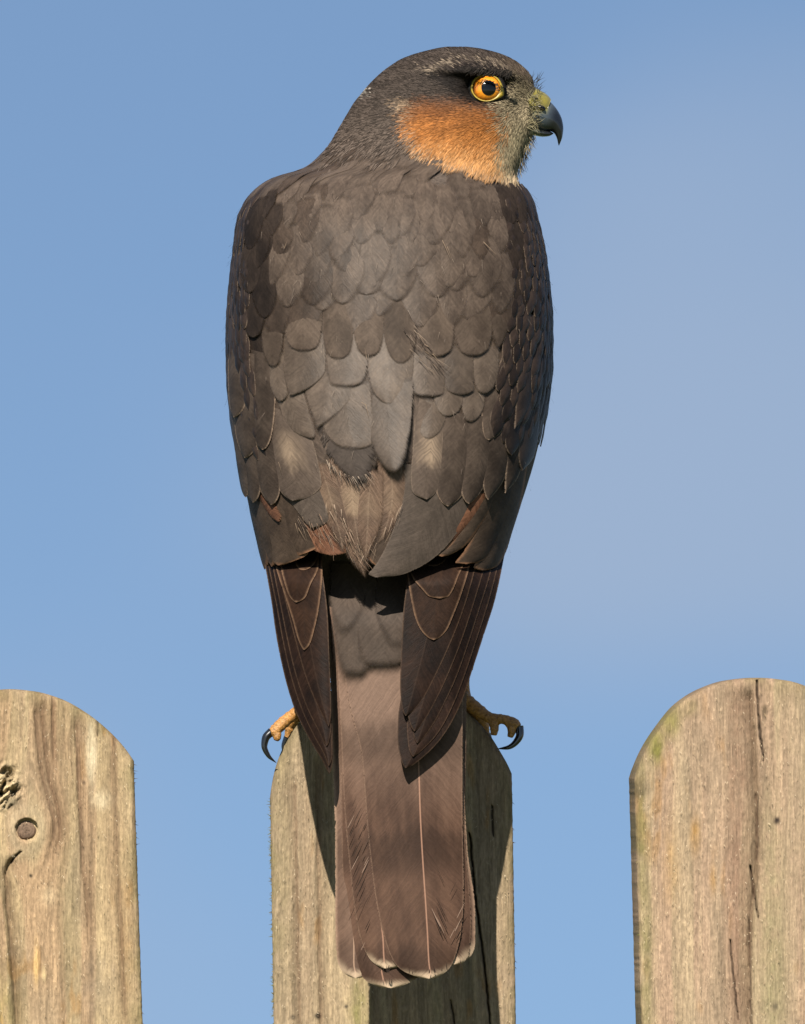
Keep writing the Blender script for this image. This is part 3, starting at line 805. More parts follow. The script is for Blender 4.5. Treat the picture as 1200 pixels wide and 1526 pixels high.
def feather_px(name, left, right, mat, base='torso', l0=2.0, l1=8.0, camber=2.0, tilt=0.0, nu=26, nv=11, shaft=.5, parent=None, curl=0.0, dens=1.5):
    """a feather traced by its two edges, laid on the torso or on a depth function"""
    A, B = outline(left, right, nu, dens)
    v = np.linspace(0, 1, nv)
    q = A[:, None, :] * (1 - v)[None, :, None] + B[:, None, :] * v[None, :, None]
    u = 1 - (1 - np.linspace(0, 1, nu)) ** dens
    U = u[:, None] + 0 * v[None, :]
    W = np.hypot(*(B - A).T)[:, None]
    V = (v - shaft)[None, :] + 0 * U
    sgn = np.where(V < 0, V / shaft, V / (1 - shaft))
    x, y = q[..., 0], q[..., 1]
    h = l0 + (l1 - l0) * U ** 1.2 - camber * sgn ** 2 + tilt * sgn
    # the tip droops a little towards the layer below
    h = h - curl * smooth(.7, 1.0, U)
    if base == 'torso':
        th = th_of(x, y)
        P = surf(th, y) + surf_n(th, y) * h[..., None]
    else:
        P = np.stack([x, base(x, y) - h, y], -1)
    C = (A + B) / 2
    L = np.concatenate([[0], np.cumsum(np.hypot(*np.diff(C, axis=0).T))])
    ed = np.minimum(v, 1 - v)[None, :] * W
    ed = np.minimum(ed, np.maximum(.0, (L[-1] - L))[:, None] + .0 + (W * .0))
    return emit(name, P, L[:, None] + 0 * V, V * W, ed, U, mat, parent)

# --- tail
def tail_d(x, y): return 42 * (1 - smooth(845, 935, y)) - 222 + 10 * ((x - 600) / 100.0) ** 2 - 6 * smooth(1100, 1450, y)
TAIL = [  # left edge, right edge (root to tip), lift
    ([(487, 900), (496, 1150), (499, 1260), (499, 1365), (502, 1430), (512, 1450), (530, 1458)], [(560, 900), (560, 1200), (562, 1380), (556, 1450), (530, 1458)], 0, .45),
    ([(650, 900), (650, 1150), (652, 1300), (656, 1400), (668, 1430), (688, 1432)], [(690, 900), (692, 1150), (697, 1260), (709, 1362), (709, 1405), (703, 1424), (688, 1432)], 1, .4),
    ([(520, 900), (508, 1150), (509, 1280), (517, 1370), (530, 1440), (550, 1465), (583, 1473)], [(600, 900), (620, 1200), (640, 1380), (636, 1440), (612, 1464), (583, 1473)], 3, .35),
    ([(640, 900), (642, 1150), (645, 1300), (648, 1400), (658, 1434), (676, 1438)], [(689, 900), (690, 1150), (696, 1280), (703, 1370), (701, 1415), (692, 1434), (676, 1438)], 5, .6),
    ([(498, 900), (508, 1100), (512, 1190), (521, 1295), (535, 1393), (553, 1432), (575, 1444)], [(590, 900), (620, 1150), (625, 1300), (625, 1400), (610, 1435), (575, 1444)], 8, .4),
    ([(496, 900), (520, 1050), (539, 1130), (545, 1210), (558, 1330), (571, 1393), (588, 1436), (606, 1450), (639, 1459)], [(690, 900), (690, 1050), (690, 1200), (692, 1330), (689, 1380), (681, 1420), (668, 1446), (639, 1459)], 13, .56),
]
for i, (a, b, lf, sh) in enumerate(TAIL):
    feather_px("tail_feather", a, b, M['tail_outer' if i < 2 else 'tail'], tail_d, lf * 1.1, lf * 1.1 + 2.0, camber=5.0, shaft=sh, nu=46, nv=15, dens=1.6, curl=2.0)
# under layer of the fan
for k in range(4):
    x0 = 512 + k * 42
    feather_px("tail_feather", [(x0, 900), (x0 - 6, 1200), (x0 - 6, 1380), (x0 + 18, 1440)], [(x0 + 60, 900), (x0 + 56, 1200), (x0 + 52, 1380), (x0 + 18, 1440)],
               M['tail'], tail_d, -6 - k, -5 - k, shaft=.5, nu=20, nv=7)
# --- upper tail coverts
TC = [([(492, 840), (492, 940), (496, 990), (522, 1013)], [(566, 840), (566, 940), (558, 996), (522, 1013)]),
      ([(590, 840), (588, 930), (595, 980), (625, 1000)], [(645, 840), (648, 940), (646, 985), (625, 1000)]),
      ([(530, 840), (526, 930), (530, 982), (572, 1000)], [(630, 840), (628, 930), (616, 978), (572, 1000)]),
      ([(488, 830), (488, 900), (496, 938), (512, 950)], [(560, 830), (550, 890), (536, 930), (512, 950)]),
      ([(560, 830), (555, 900), (566, 950), (590, 972)], [(640, 830), (632, 900), (618, 950), (590, 972)])]
for i, (a, b) in enumerate(TC):
    feather_px("tail_covert", a, b, M['tcov'], lambda x, y: tail_d(x, y) - 19, 4 + i, 3 + i * 1.2, camber=3.0, nu=24, nv=11)

# --- folded flight feathers
def lw_d(x, y): return 70 * (1 - smooth(806, 872, y)) - 252 + 78 * np.clip((488 - x) / 92.0, 0, 1.2) ** 1.6
def rw_d(x, y): return 70 * (1 - smooth(806, 872, y)) - 257 + 6 * np.clip((x - 602) / 90.0, 0, 1) + 85 * np.clip((x - 672) / 80.0, 0, 1.2) ** 1.4
LW = [([(386, 800), (396, 850), (404, 895), (411, 945), (422, 1000), (437, 1052), (461, 1102), (480, 1133), (491, 1153)], [(440, 800), (470, 900), (484, 960), (490, 1030), (496, 1090), (497, 1130), (491, 1153)]),
      ([(392, 800), (402, 855), (411, 900), (420, 950), (432, 1004), (447, 1052), (468, 1098), (482, 1123), (490, 1142)], [(450, 800), (472, 900), (486, 970), (491, 1040), (495, 1095), (496, 1125), (490, 1142)]),
      ([(398, 800), (409, 860), (418, 905), (428, 955), (440, 1005), (456, 1052), (472, 1085), (487, 1112)], [(455, 800), (478, 900), (487, 970), (492, 1040), (494, 1085), (487, 1112)]),
      ([(404, 800), (418, 865), (429, 912), (440, 955), (454, 1005), (470, 1046), (480, 1066), (490, 1083)], [(470, 800), (482, 860), (489, 920), (491, 970), (493, 1020), (494, 1060), (490, 1083)]),
      ([(400, 800), (412, 850), (425, 890), (437, 928), (443, 950), (448, 962), (453, 969)], [(478, 800), (481, 850), (476, 905), (469, 938), (462, 960), (453, 969)]),
      ([(412, 800), (419, 850), (425, 873), (432, 890), (441, 898)], [(478, 800), (475, 845), (463, 872), (455, 891), (441, 898)]),
      ([(432, 800), (438, 832), (442, 844), (451, 850)], [(482, 800), (473, 834), (463, 846), (451, 850)])]
for i, (a, b) in enumerate(LW):
    feather_px("flight_feather", a, b, M['long_primary' if i < 4 else 'primary'], lw_d, 1 + 2.4 * i, 2 + 2.4 * i, camber=1.6, tilt=.8, nu=36, nv=11, shaft=.42 if i < 4 else .5, curl=.8)
RW = [([(690, 800), (650, 900), (620, 960), (602, 1020), (593, 1070), (592, 1100), (597, 1130), (605, 1145)], [(757, 800), (748, 850), (738, 895), (722, 945), (704, 1000), (690, 1042), (664, 1092), (636, 1124), (605, 1145)]),
      ([(680, 800), (650, 900), (628, 960), (612, 1020), (606, 1070), (608, 1110), (616, 1128)], [(752, 800), (740, 855), (728, 900), (712, 950), (694, 1004), (678, 1046), (655, 1090), (634, 1114), (616, 1128)]),
      ([(670, 800), (650, 880), (632, 950), (616, 1010), (612, 1060), (616, 1095), (622, 1108)], [(744, 800), (730, 860), (716, 905), (700, 955), (682, 1006), (664, 1046), (646, 1080), (622, 1108)]),
      ([(660, 800), (640, 880), (622, 950), (608, 1010), (606, 1050), (612, 1082), (618, 1090)], [(736, 800), (718, 862), (704, 908), (688, 956), (668, 1006), (650, 1044), (634, 1072), (618, 1090)]),
      ([(606, 800), (606, 860), (601, 910), (598, 965), (596, 1020), (598, 1050), (605, 1067)], [(720, 800), (704, 866), (690, 912), (672, 958), (650, 1006), (630, 1043), (614, 1062), (605, 1067)]),
      ([(604, 800), (606, 850), (611, 885), (619, 922), (631, 944), (647, 954)], [(712, 800), (699, 850), (690, 880), (677, 915), (664, 942), (647, 954)]),
      ([(602, 800), (606, 838), (614, 860), (628, 877), (640, 889), (656, 892)], [(704, 800), (692, 840), (684, 858), (676, 878), (667, 890), (656, 892)]),
      ([(602, 800), (612, 828), (624, 838), (644, 844)], [(690, 800), (668, 830), (660, 839), (644, 844)])]
for i, (a, b) in enumerate(RW):
    feather_px("flight_feather", a, b, M['long_primary' if i < 5 else 'primary'], rw_d, 1 + 2.4 * i, 2 + 2.4 * i, camber=1.6, tilt=-.8, nu=36, nv=11, shaft=.58 if i < 4 else .5, curl=.8)

# --- secondaries over the wing base (lower tier)
SEC = [
    ('second', [(524, 715), (536, 790), (548, 830), (572, 846)], [(625, 715), (616, 790), (600, 832), (572, 846)], 2, 14),  # added filler under tuft and tertial, blocks sunlight from the tail base
    ('second', [(356, 690), (366, 760), (378, 805), (390, 835), (398, 848)], [(400, 700), (402, 770), (406, 820), (398, 848)], 1, 7),
    ('second', [(362, 690), (374, 760), (388, 805), (401, 835), (409, 844)], [(410, 700), (415, 780), (418, 825), (409, 844)], 2, 8),
    ('second', [(372, 700), (384, 760), (396, 805), (408, 836), (420, 842)], [(430, 700), (448, 790), (462, 823), (440, 836), (420, 842)], 3, 10),
    ('rusty', [(384, 738), (395, 755), (408, 772), (420, 778)], [(404, 735), (416, 755), (424, 770), (420, 778)], 8, 11),
    ('second', [(400, 720), (415, 775), (432, 812), (446, 828), (466, 820)], [(470, 720), (480, 780), (484, 810), (466, 820)], 4, 11),
    ('rusty', [(418, 752), (436, 788), (462, 816), (498, 827)], [(490, 765), (516, 805), (518, 822), (498, 827)], 7, 13),
    ('second', [(740, 690), (735, 760), (722, 815), (704, 845), (716, 850)], [(789, 690), (776, 760), (757, 815), (738, 845), (716, 850)], 1, 7),
    ('second', [(730, 690), (715, 760), (690, 820), (676, 838), (692, 840)], [(776, 690), (765, 750), (742, 805), (720, 834), (692, 840)], 3, 9),
    ('second', [(712, 700), (690, 770), (662, 815), (645, 824), (656, 829)], [(750, 700), (738, 745), (710, 790), (685, 818), (656, 829)], 5, 11),
    ('rusty', [(700, 735), (678, 770), (650, 805), (634, 820), (640, 821)], [(734, 735), (718, 760), (690, 790), (660, 816), (640, 821)], 8, 12),
    ('tertial', [(602, 690), (600, 740), (588, 780), (570, 822), (556, 845), (550, 852), (562, 857)], [(720, 720), (700, 760), (664, 812), (630, 840), (592, 855), (562, 857)], 8, 26),
]
for k, a, b, l0, l1 in SEC:
    feather_px("wing_feather", a, b, M[k], 'torso', l0 * .4, l1 * .6, camber=2.0, nu=26, nv=11)

# --- procedural mantle and scapular rows (neck to lower back)
MB = pchip([540, 600, 640, 690, 740, 775, 800], [150, 212, 234, 252, 262, 271, 280])      # where the orange face ends
def mantle_rows():
    y = 168.0
    row = 0
    while y < 700:
        k = smooth(210, 520, y)
        sp = 17 + 12 * float(smooth(200, 290, y)) + 19 * float(smooth(270, 430, y))     # width between neighbours
        up = 5.0 * float(smooth(240, 330, y) * (1 - smooth(430, 462, y)))
        a = float((RIGHT(y) - LEFT(y)) / 2)
        lim = 1.12 if y > 290 else 1.45
        if y < 262: t_lo, t_hi = -1.45, float(th_of(np.array(610 + (y-168)*1.0), np.array(float(y))))
        else: t_lo, t_hi = -lim + .06 * float(smooth(300, 340, y)), lim - .24 * float(smooth(300, 350, y))
        smid = float(np.linalg.norm(surf(.1, y) - surf(-.1, y)) / .2)
        dt = sp / smid
        n = int((t_hi - t_lo) / dt)
        for i in range(n + 1):
            t = t_lo + (i + (row % 2) * .5 + rnd.uniform(-.2, .2)) * dt
            if t > t_hi + dt * .5: continue
            yy = y + rnd.uniform(-.5, .5) * sp
            ln = sp * rnd.uniform(1.7, 2.3)
            # feathers on the shoulders turn inwards
            dth = -.10 * math.sin(t) * float(smooth(300, 500, y)) * rnd.uniform(.2, 1.4) + rnd.uniform(-.03, .03)
            xr = float(surf(t, yy)[0])
            if xr > 560 and y < 300 and yy - ln * .5 < float(MB(xr)) - 3: continue
            if y < 300: dth += .10 * (1 - t) * float(1 - smooth(200, 290, y)) * -1.0
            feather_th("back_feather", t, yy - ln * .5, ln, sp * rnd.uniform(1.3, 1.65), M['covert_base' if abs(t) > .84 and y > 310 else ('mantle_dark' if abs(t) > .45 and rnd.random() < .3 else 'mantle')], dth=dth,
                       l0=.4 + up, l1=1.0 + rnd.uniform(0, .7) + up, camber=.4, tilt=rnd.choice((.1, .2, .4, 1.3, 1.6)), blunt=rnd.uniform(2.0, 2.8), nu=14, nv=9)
        y += sp * .78
        row += 1
mantle_rows()

# --- wing coverts on both sides
def side_coverts(sg):
    y = 290.0
    row = 0
    while y < (620 if sg > 0 else 650):
        sp = 18 + 8 * float(smooth(350, 650, y))
        smid = float(np.linalg.norm(surf(sg * 1.25, y) - surf(sg * 1.05, y)) / .2)
        dt = sp * 1.0 / smid
        inner = (.84 if sg > 0 else 1.08) - .10 * float(smooth(420, 640, y)) + .16 * float(1 - smooth(290, 400, y))
        if y > 640: inner = max(inner, .95)
        n = int((1.75 - inner) / dt)
        for i in range(n + 1):
            t = inner + (i + (row % 2) * .5 + rnd.uniform(-.15, .15)) * dt
            ln = sp * rnd.uniform(1.8, 2.3)
            feather_th("wing_covert", sg * t, y + rnd.uniform(-4, 4) - 12, ln, sp * rnd.uniform(.92, 1.15), M['covert'],
                       dth=-sg * rnd.uniform(.02, .10), l0=1.0 + 2.5 * float(1 - smooth(1.1, 1.4, t)), l1=(7.0 + rnd.uniform(0, 2)) * (1 - .6 * float(smooth(1.05, 1.45, t))), camber=2.0, tilt=rnd.uniform(-1.2, 1.2), blunt=rnd.uniform(1.6, 2.2), nu=11, nv=7)
        y += sp * .95
        row += 1
side_coverts(1); side_coverts(-1)

# --- greater coverts: one overlapping row on each wing
GC = [
    ([(346, 520), (350, 590), (354, 640), (362, 668), (372, 682)], [(392, 530), (396, 600), (392, 655), (372, 682)], 'gcovert'),
    ([(372, 520), (376, 590), (380, 640), (388, 664), (398, 670)], [(410, 530), (413, 600), (410, 645), (398, 670)], 'gcovert'),
    ([(340, 500), (342, 560), (346, 600), (356, 622)], [(372, 510), (374, 570), (370, 605), (356, 622)], 'gcovert'),
    ([(770, 500), (768, 560), (764, 610), (760, 640)], [(800, 500), (796, 560), (786, 610), (760, 640)], 'covert'),
    ([(752, 560), (750, 620), (748, 660), (756, 678)], [(782, 560), (780, 610), (774, 655), (756, 678)], 'covert'),
    ([(776, 590), (772, 640), (768, 680), (772, 700)], [(806, 590), (802, 640), (792, 680), (772, 700)], 'covert'),
    ([(342, 600), (350, 660), (358, 705), (368, 735), (374, 740)], [(366, 610), (374, 670), (379, 715), (374, 740)], 'gcovert'),
    ([(352, 600), (358, 665), (366, 712), (376, 740), (385, 748)], [(380, 610), (390, 680), (394, 725), (385, 748)], 'gcovert'),
    ([(364, 600), (372, 660), (384, 712), (398, 740), (411, 752)], [(410, 610), (418, 680), (422, 730), (411, 752)], 'gcovert'),
    ([(384, 600), (396, 655), (408, 700), (424, 735), (442, 746)], [(455, 620), (474, 680), (482, 722), (468, 738), (442, 746)], 'scap_pale'),
    ([(412, 690), (428, 735), (448, 765), (470, 786)], [(480, 700), (496, 740), (500, 765), (470, 786)], 'tertial'),
    ([(455, 680), (470, 740), (490, 790), (512, 824)], [(500, 690), (520, 750), (526, 800), (512, 824)], 'tuft'),
    ([(745, 620), (752, 680), (748, 715), (746, 735)], [(792, 620), (782, 670), (768, 712), (746, 735)], 'gcovert'),
    ([(722, 620), (722, 680), (716, 720), (722, 744)], [(770, 620), (762, 670), (748, 715), (722, 744)], 'gcovert'),
    ([(690, 620), (690, 680), (684, 730), (694, 750)], [(740, 620), (732, 680), (718, 726), (694, 750)], 'gcovert'),
    ([(650, 610), (648, 670), (648, 730), (664, 754)], [(705, 620), (700, 680), (688, 735), (664, 754)], 'gcovert'),
    ([(620, 590), (614, 670), (611, 715), (613, 732), (634, 744)], [(672, 620), (668, 670), (656, 720), (634, 744)], 'scap_pale'),
]
for a, b, k in GC:
    feather_px("wing_covert", a, b, M[k], 'torso', 2.5, 8.5, camber=2.4, nu=24, nv=11)

# --- big scapulars and the ruffled lower back, traced one by one
SC = [
    ([(503, 700), (505, 760), (512, 820), (530, 848), (546, 862)], [(560, 720), (556, 790), (553, 840), (546, 862)], 'tuft', 9, 14),
    ([(470, 700), (480, 750), (498, 790), (522, 815)], [(530, 700), (535, 760), (535, 800), (522, 815)], 'tuft', 9, 14),
    ([(488, 680), (496, 730), (506, 770), (522, 806), (538, 824)], [(556, 690), (554, 750), (550, 800), (538, 824)], 'tuft_pale', 12, 18),
    ([(560, 680), (564, 740), (562, 790), (556, 815)], [(603, 680), (606, 740), (594, 780), (576, 806), (556, 815)], 'tuft', 14, 20),
    ([(538, 690), (526, 755), (531, 800), (545, 838)], [(574, 700), (573, 765), (563, 808), (545, 838)], 'tuft', 20, 27.0),
    ([(600, 600), (612, 650), (622, 690), (640, 712)], [(668, 610), (664, 650), (655, 690), (640, 712)], 'scap_pale', 6, 14),
    ([(466, 600), (472, 640), (484, 672), (508, 702), (540, 724)], [(560, 610), (565, 650), (556, 700), (540, 724)], 'scap_dark', 10, 17),
    ([(410, 560), (414, 598), (425, 628), (444, 648), (468, 655)], [(448, 560), (458, 595), (468, 625), (474, 645), (468, 655)], 'scap', 8, 15),
    ([(620, 590), (622, 625), (624, 648), (636, 656)], [(668, 590), (664, 625), (652, 648), (636, 656)], 'scap', 8, 14),
    ([(686, 570), (686, 605), (689, 624), (700, 630)], [(724, 570), (722, 600), (714, 620), (700, 630)], 'scap', 8, 14),
    ([(716, 580), (716, 620), (718, 648), (726, 656)], [(756, 580), (752, 620), (742, 648), (726, 656)], 'gcovert', 7, 13),
    ([(640, 560), (644, 590), (650, 612), (664, 622)], [(690, 560), (690, 595), (682, 615), (664, 622)], 'scap', 9, 14),
    ([(538, 560), (541, 610), (550, 655), (564, 690), (584, 706)], [(618, 560), (615, 600), (610, 650), (603, 688), (584, 706)], 'scap', 11, 27),
    ([(544, 470), (546, 540), (553, 580), (578, 604)], [(618, 470), (617, 545), (608, 585), (578, 604)], 'scap', 16, 24),
    ([(478, 580), (482, 640), (496, 660), (522, 672)], [(552, 560), (558, 620), (564, 655), (548, 668), (522, 672)], 'scap', 14, 20),
    ([(450, 545), (456, 590), (464, 620), (473, 641)], [(530, 545), (527, 585), (504, 620), (473, 641)], 'scap', 15, 21),
    ([(396, 520), (400, 560), (408, 588), (420, 600)], [(430, 520), (433, 560), (434, 588), (420, 600)], 'scap', 12, 17),
    ([(608, 520), (608, 562), (612, 584), (632, 594)], [(664, 520), (664, 560), (664, 585), (632, 594)], 'scap', 13, 18),
    ([(655, 510), (658, 555), (664, 582), (684, 590)], [(706, 510), (706, 555), (706, 580), (684, 590)], 'scap', 13, 19),
    ([(702, 510), (702, 555), (706, 580), (718, 588)], [(744, 510), (742, 550), (735, 576), (718, 588)], 'scap', 13, 18),
    ([(422, 490), (424, 550), (428, 575), (436, 591)], [(488, 490), (488, 550), (470, 575), (436, 591)], 'scap', 16, 22),
    ([(484, 480), (486, 545), (490, 572), (512, 580)], [(552, 480), (551, 545), (544, 570), (512, 580)], 'scap', 17, 22),
    ([(390, 450), (391, 510), (398, 540), (411, 549)], [(426, 450), (426, 510), (424, 538), (411, 549)], 'scap', 14, 20),
    ([(425, 440), (425, 490), (432, 515), (455, 526)], [(482, 440), (483, 490), (478, 516), (455, 526)], 'scap', 18, 22),
    ([(480, 440), (481, 500), (486, 526), (504, 538)], [(530, 440), (529, 500), (526, 526), (504, 538)], 'scap', 18, 23),
    ([(526, 430), (526, 490), (532, 522), (550, 534)], [(574, 430), (574, 490), (570, 522), (550, 534)], 'scap', 18, 22),
    ([(570, 430), (570, 490), (578, 530), (596, 545)], [(622, 430), (622, 490), (616, 530), (596, 545)], 'scap', 17, 22),
    ([(616, 430), (618, 480), (628, 520), (648, 534)], [(676, 430), (677, 490), (674, 520), (648, 534)], 'scap', 17, 22),
    ([(672, 430), (674, 490), (680, 522), (702, 533)], [(731, 430), (732, 490), (728, 518), (702, 533)], 'scap', 17, 22),
    ([(727, 430), (728, 490), (732, 512), (740, 520)], [(758, 430), (757, 480), (750, 508), (740, 520)], 'scap', 15, 20),
]
for a, b, k, l0, l1 in SC:
    if k == 'scap' and a[-1][1] < 560: k = 'scap_mid'
    if k == 'scap' and (l1 == 27 or a[-1] in ((512, 580), (522, 672), (632, 594), (473, 641))): k = 'scap_highlight'
    feather_px("scapular_feather", a, b, M[k], 'torso', 1 + l0 * .12, 3.2 + l0 * .12 + l1 * .15 + (12 if l1 == 27 and k == 'scap_highlight' else 0), camber=1.6, curl=1.5, tilt=rnd.uniform(.0, 1.1) + (6 if l1 == 27 and k == 'scap_highlight' else 0), nu=24, nv=11)

# ------------------------------------------------------------------ head plumage: thousands of hair-fine feathers
def side_pos(x, y, side, lift):
    th = th_of(x, y)
    th = np.where(side > 0, th, np.pi - th)
    return surf(th, y) + surf_n(th, y) * np.asarray(lift)[..., None]

def head_plumage(n):
    x = nrs.uniform(480, 806, n * 3); y = nrs.uniform(72, 272, n * 3)
    l, r = LEFT(y), RIGHT(y)
    ok = (x > l + 1) & (x < r - 1)
    # leave the mantle its own feathers; keep the eye and the bill clear
    ok &= (y < np.where(x > 600, MB(x) - 4, 246))
    ok &= ~((nrs.rand(n*3) < .93 * smooth(192, 236, y + (610 - x) * .12)) & (x < 610))
    ok &= (((x - 725) / 27) ** 2 + ((y - 131) / 23.5) ** 2) > 1
    x, y = x[ok][:n], y[ok][:n]
    m = len(x)
    side = np.where(nrs.rand(m) < .68, 1, -1)
    dx, dy = x - 822, y - 160
    d = np.hypot(dx, dy)
    dx, dy = dx / d, dy / d
    dn = smooth(165, 245, y) * .9
    back = smooth(760, 640, x)
    dy = dy + dn + .12 * back
    thr = poly_mask(x, y, THROAT, 10)
    dx = dx * (1 - .75 * thr); dy = dy + 1.0 * thr
    lor = poly_mask(x, y, LORES, 10)
    # bristles at the bill base point forwards and up
    d = np.hypot(dx, dy); dx, dy = dx / d, dy / d
    a = nrs.normal(0, .13, m)
    dx, dy = dx*np.cos(a) - dy*np.sin(a), dx*np.sin(a) + dy*np.cos(a)
    ln = nrs.uniform(10, 21, m) * (1 - .45 * lor) * (.8 + .35 * smooth(150, 240, y))
    wd = nrs.uniform(.35, .85, m) * (1 + .6 * smooth(640, 560, x))
    seg = [0, .35, .7, 1.0]
    lifts = [-.5, .9, 1.5, 1.5]
    ws = [.7, 1.0, .8, .08]
    lv = nrs.uniform(.6, 1.5, m)
    V = np.zeros((m, 8, 3))
    for k in range(4):
        cx, cy = x + dx*ln*seg[k], y + dy*ln*seg[k]
        for s_, sg in ((0, -1), (1, 1)):
            qx, qy = cx - dy*wd*ws[k]*sg, cy + dx*wd*ws[k]*sg
            V[:, 2*k + s_] = side_pos(qx, np.maximum(qy, 71.5), side, lifts[k]*lv)
    base = (np.arange(m) * 8)[:, None]
    F = np.concatenate([base + np.array([2*k, 2*k+1, 2*k+3, 2*k+2]) for k in range(3)], 0)
    js = nrs.normal(0, 7, m); jx, jy = x + dx * js + nrs.normal(0, 2, m), y + dy * js + nrs.normal(0, 2, m)
    C = plum_color(jx, jy) * (1 + (.34 + .22 * (1 - poly_mask(jx, jy, CHEEK, 8))) * nrs.uniform(-1, 1, m))[:, None]
    C = np.repeat(C[:, None, :], 8, 1)
    C[:, 4:] *= 1.12
    o = mesh_obj("head_plumage", wpos(V.reshape(-1, 3)), F.tolist(), M['strand'], hawk, smooth_sh=True)
    set_color(o.data, np.clip(C.reshape(-1, 3), 0, .8))
    o['kind'] = 'stuff'
head_plumage(44000)

# bristles that stand off the outline at bill base, chin and crown
def bristles():
    V, F, C = [], [], []
    def br(x, y, Y, dx, dy, ln, w, col, bend=0.0):
        b = len(V)
        for k in range(4):
            u = k / 3
            cx, cy = x + dx*ln*u + bend*ln*u*u*-dy, y + dy*ln*u + bend*ln*u*u*dx
            ww = w * (1 - .9*u)
            V.append((cx + dy*ww, Y, cy - dx*ww)); V.append((cx - dy*ww, Y, cy + dx*ww))
            C.extend([col]*2)
        for k in range(3): F.append((b+2*k, b+2*k+1, b+2*k+3, b+2*k+2))
    for i in range(46):      # bristles between eye and bill
        x, y = rnd.uniform(788, 803), rnd.uniform(118, 150)
        a = rnd.uniform(-1.5, -.5)
        br(x, y, -32 + rnd.uniform(-45, 30), math.cos(a), math.sin(a), rnd.uniform(8, 17), .55, (.02, .018, .015), rnd.uniform(-.3, .3))
    for i in range(150):     # the dark brow that shades the upper lid
        x = rnd.uniform(698, 764); y = 103 + (x - 712) * .10 + rnd.uniform(-3, 3)
        a = rnd.gauss(2.35, .25)
        br(x, y, -113 - rnd.uniform(0, 5), math.cos(a), math.sin(a), rnd.uniform(7, 13), .75, rnd.choice([(.008, .007, .006), (.014, .011, .009), (.03, .024, .02)]), rnd.uniform(-.2, .2))
    for i in range(170):     # over the cere and the gape
        x, y = rnd.uniform(784, 801), rnd.uniform(138, 190)
        a = rnd.uniform(-.9, 1.2)
        br(x, y, -63 + rnd.uniform(-12, 5), math.cos(a), math.sin(a), rnd.uniform(7, 15), .5, rnd.choice([(.02, .018, .014), (.16, .135, .075), (.22, .19, .11), (.11, .095, .05)]), rnd.uniform(-.4, .4))
    for i in range(150):     # beard below the bill
        u = rnd.random()
        x = 797 - 24*u + rnd.uniform(-8, 2); y = 200 + 58*u
        a = rnd.uniform(.9, 1.75)
        br(x, y, -32 + rnd.uniform(-45, 35), math.cos(a), math.sin(a), rnd.uniform(8, 15), .45, rnd.choice([(.17, .14, .085), (.22, .18, .11), (.09, .075, .05), (.03, .025, .02)]), rnd.uniform(-.3, .3))
    o = mesh_obj("bristle", wpos(np.array(V)), F, M['strand'], hawk)
    set_color(o.data, np.array(C)); o['kind'] = 'stuff'
bristles()

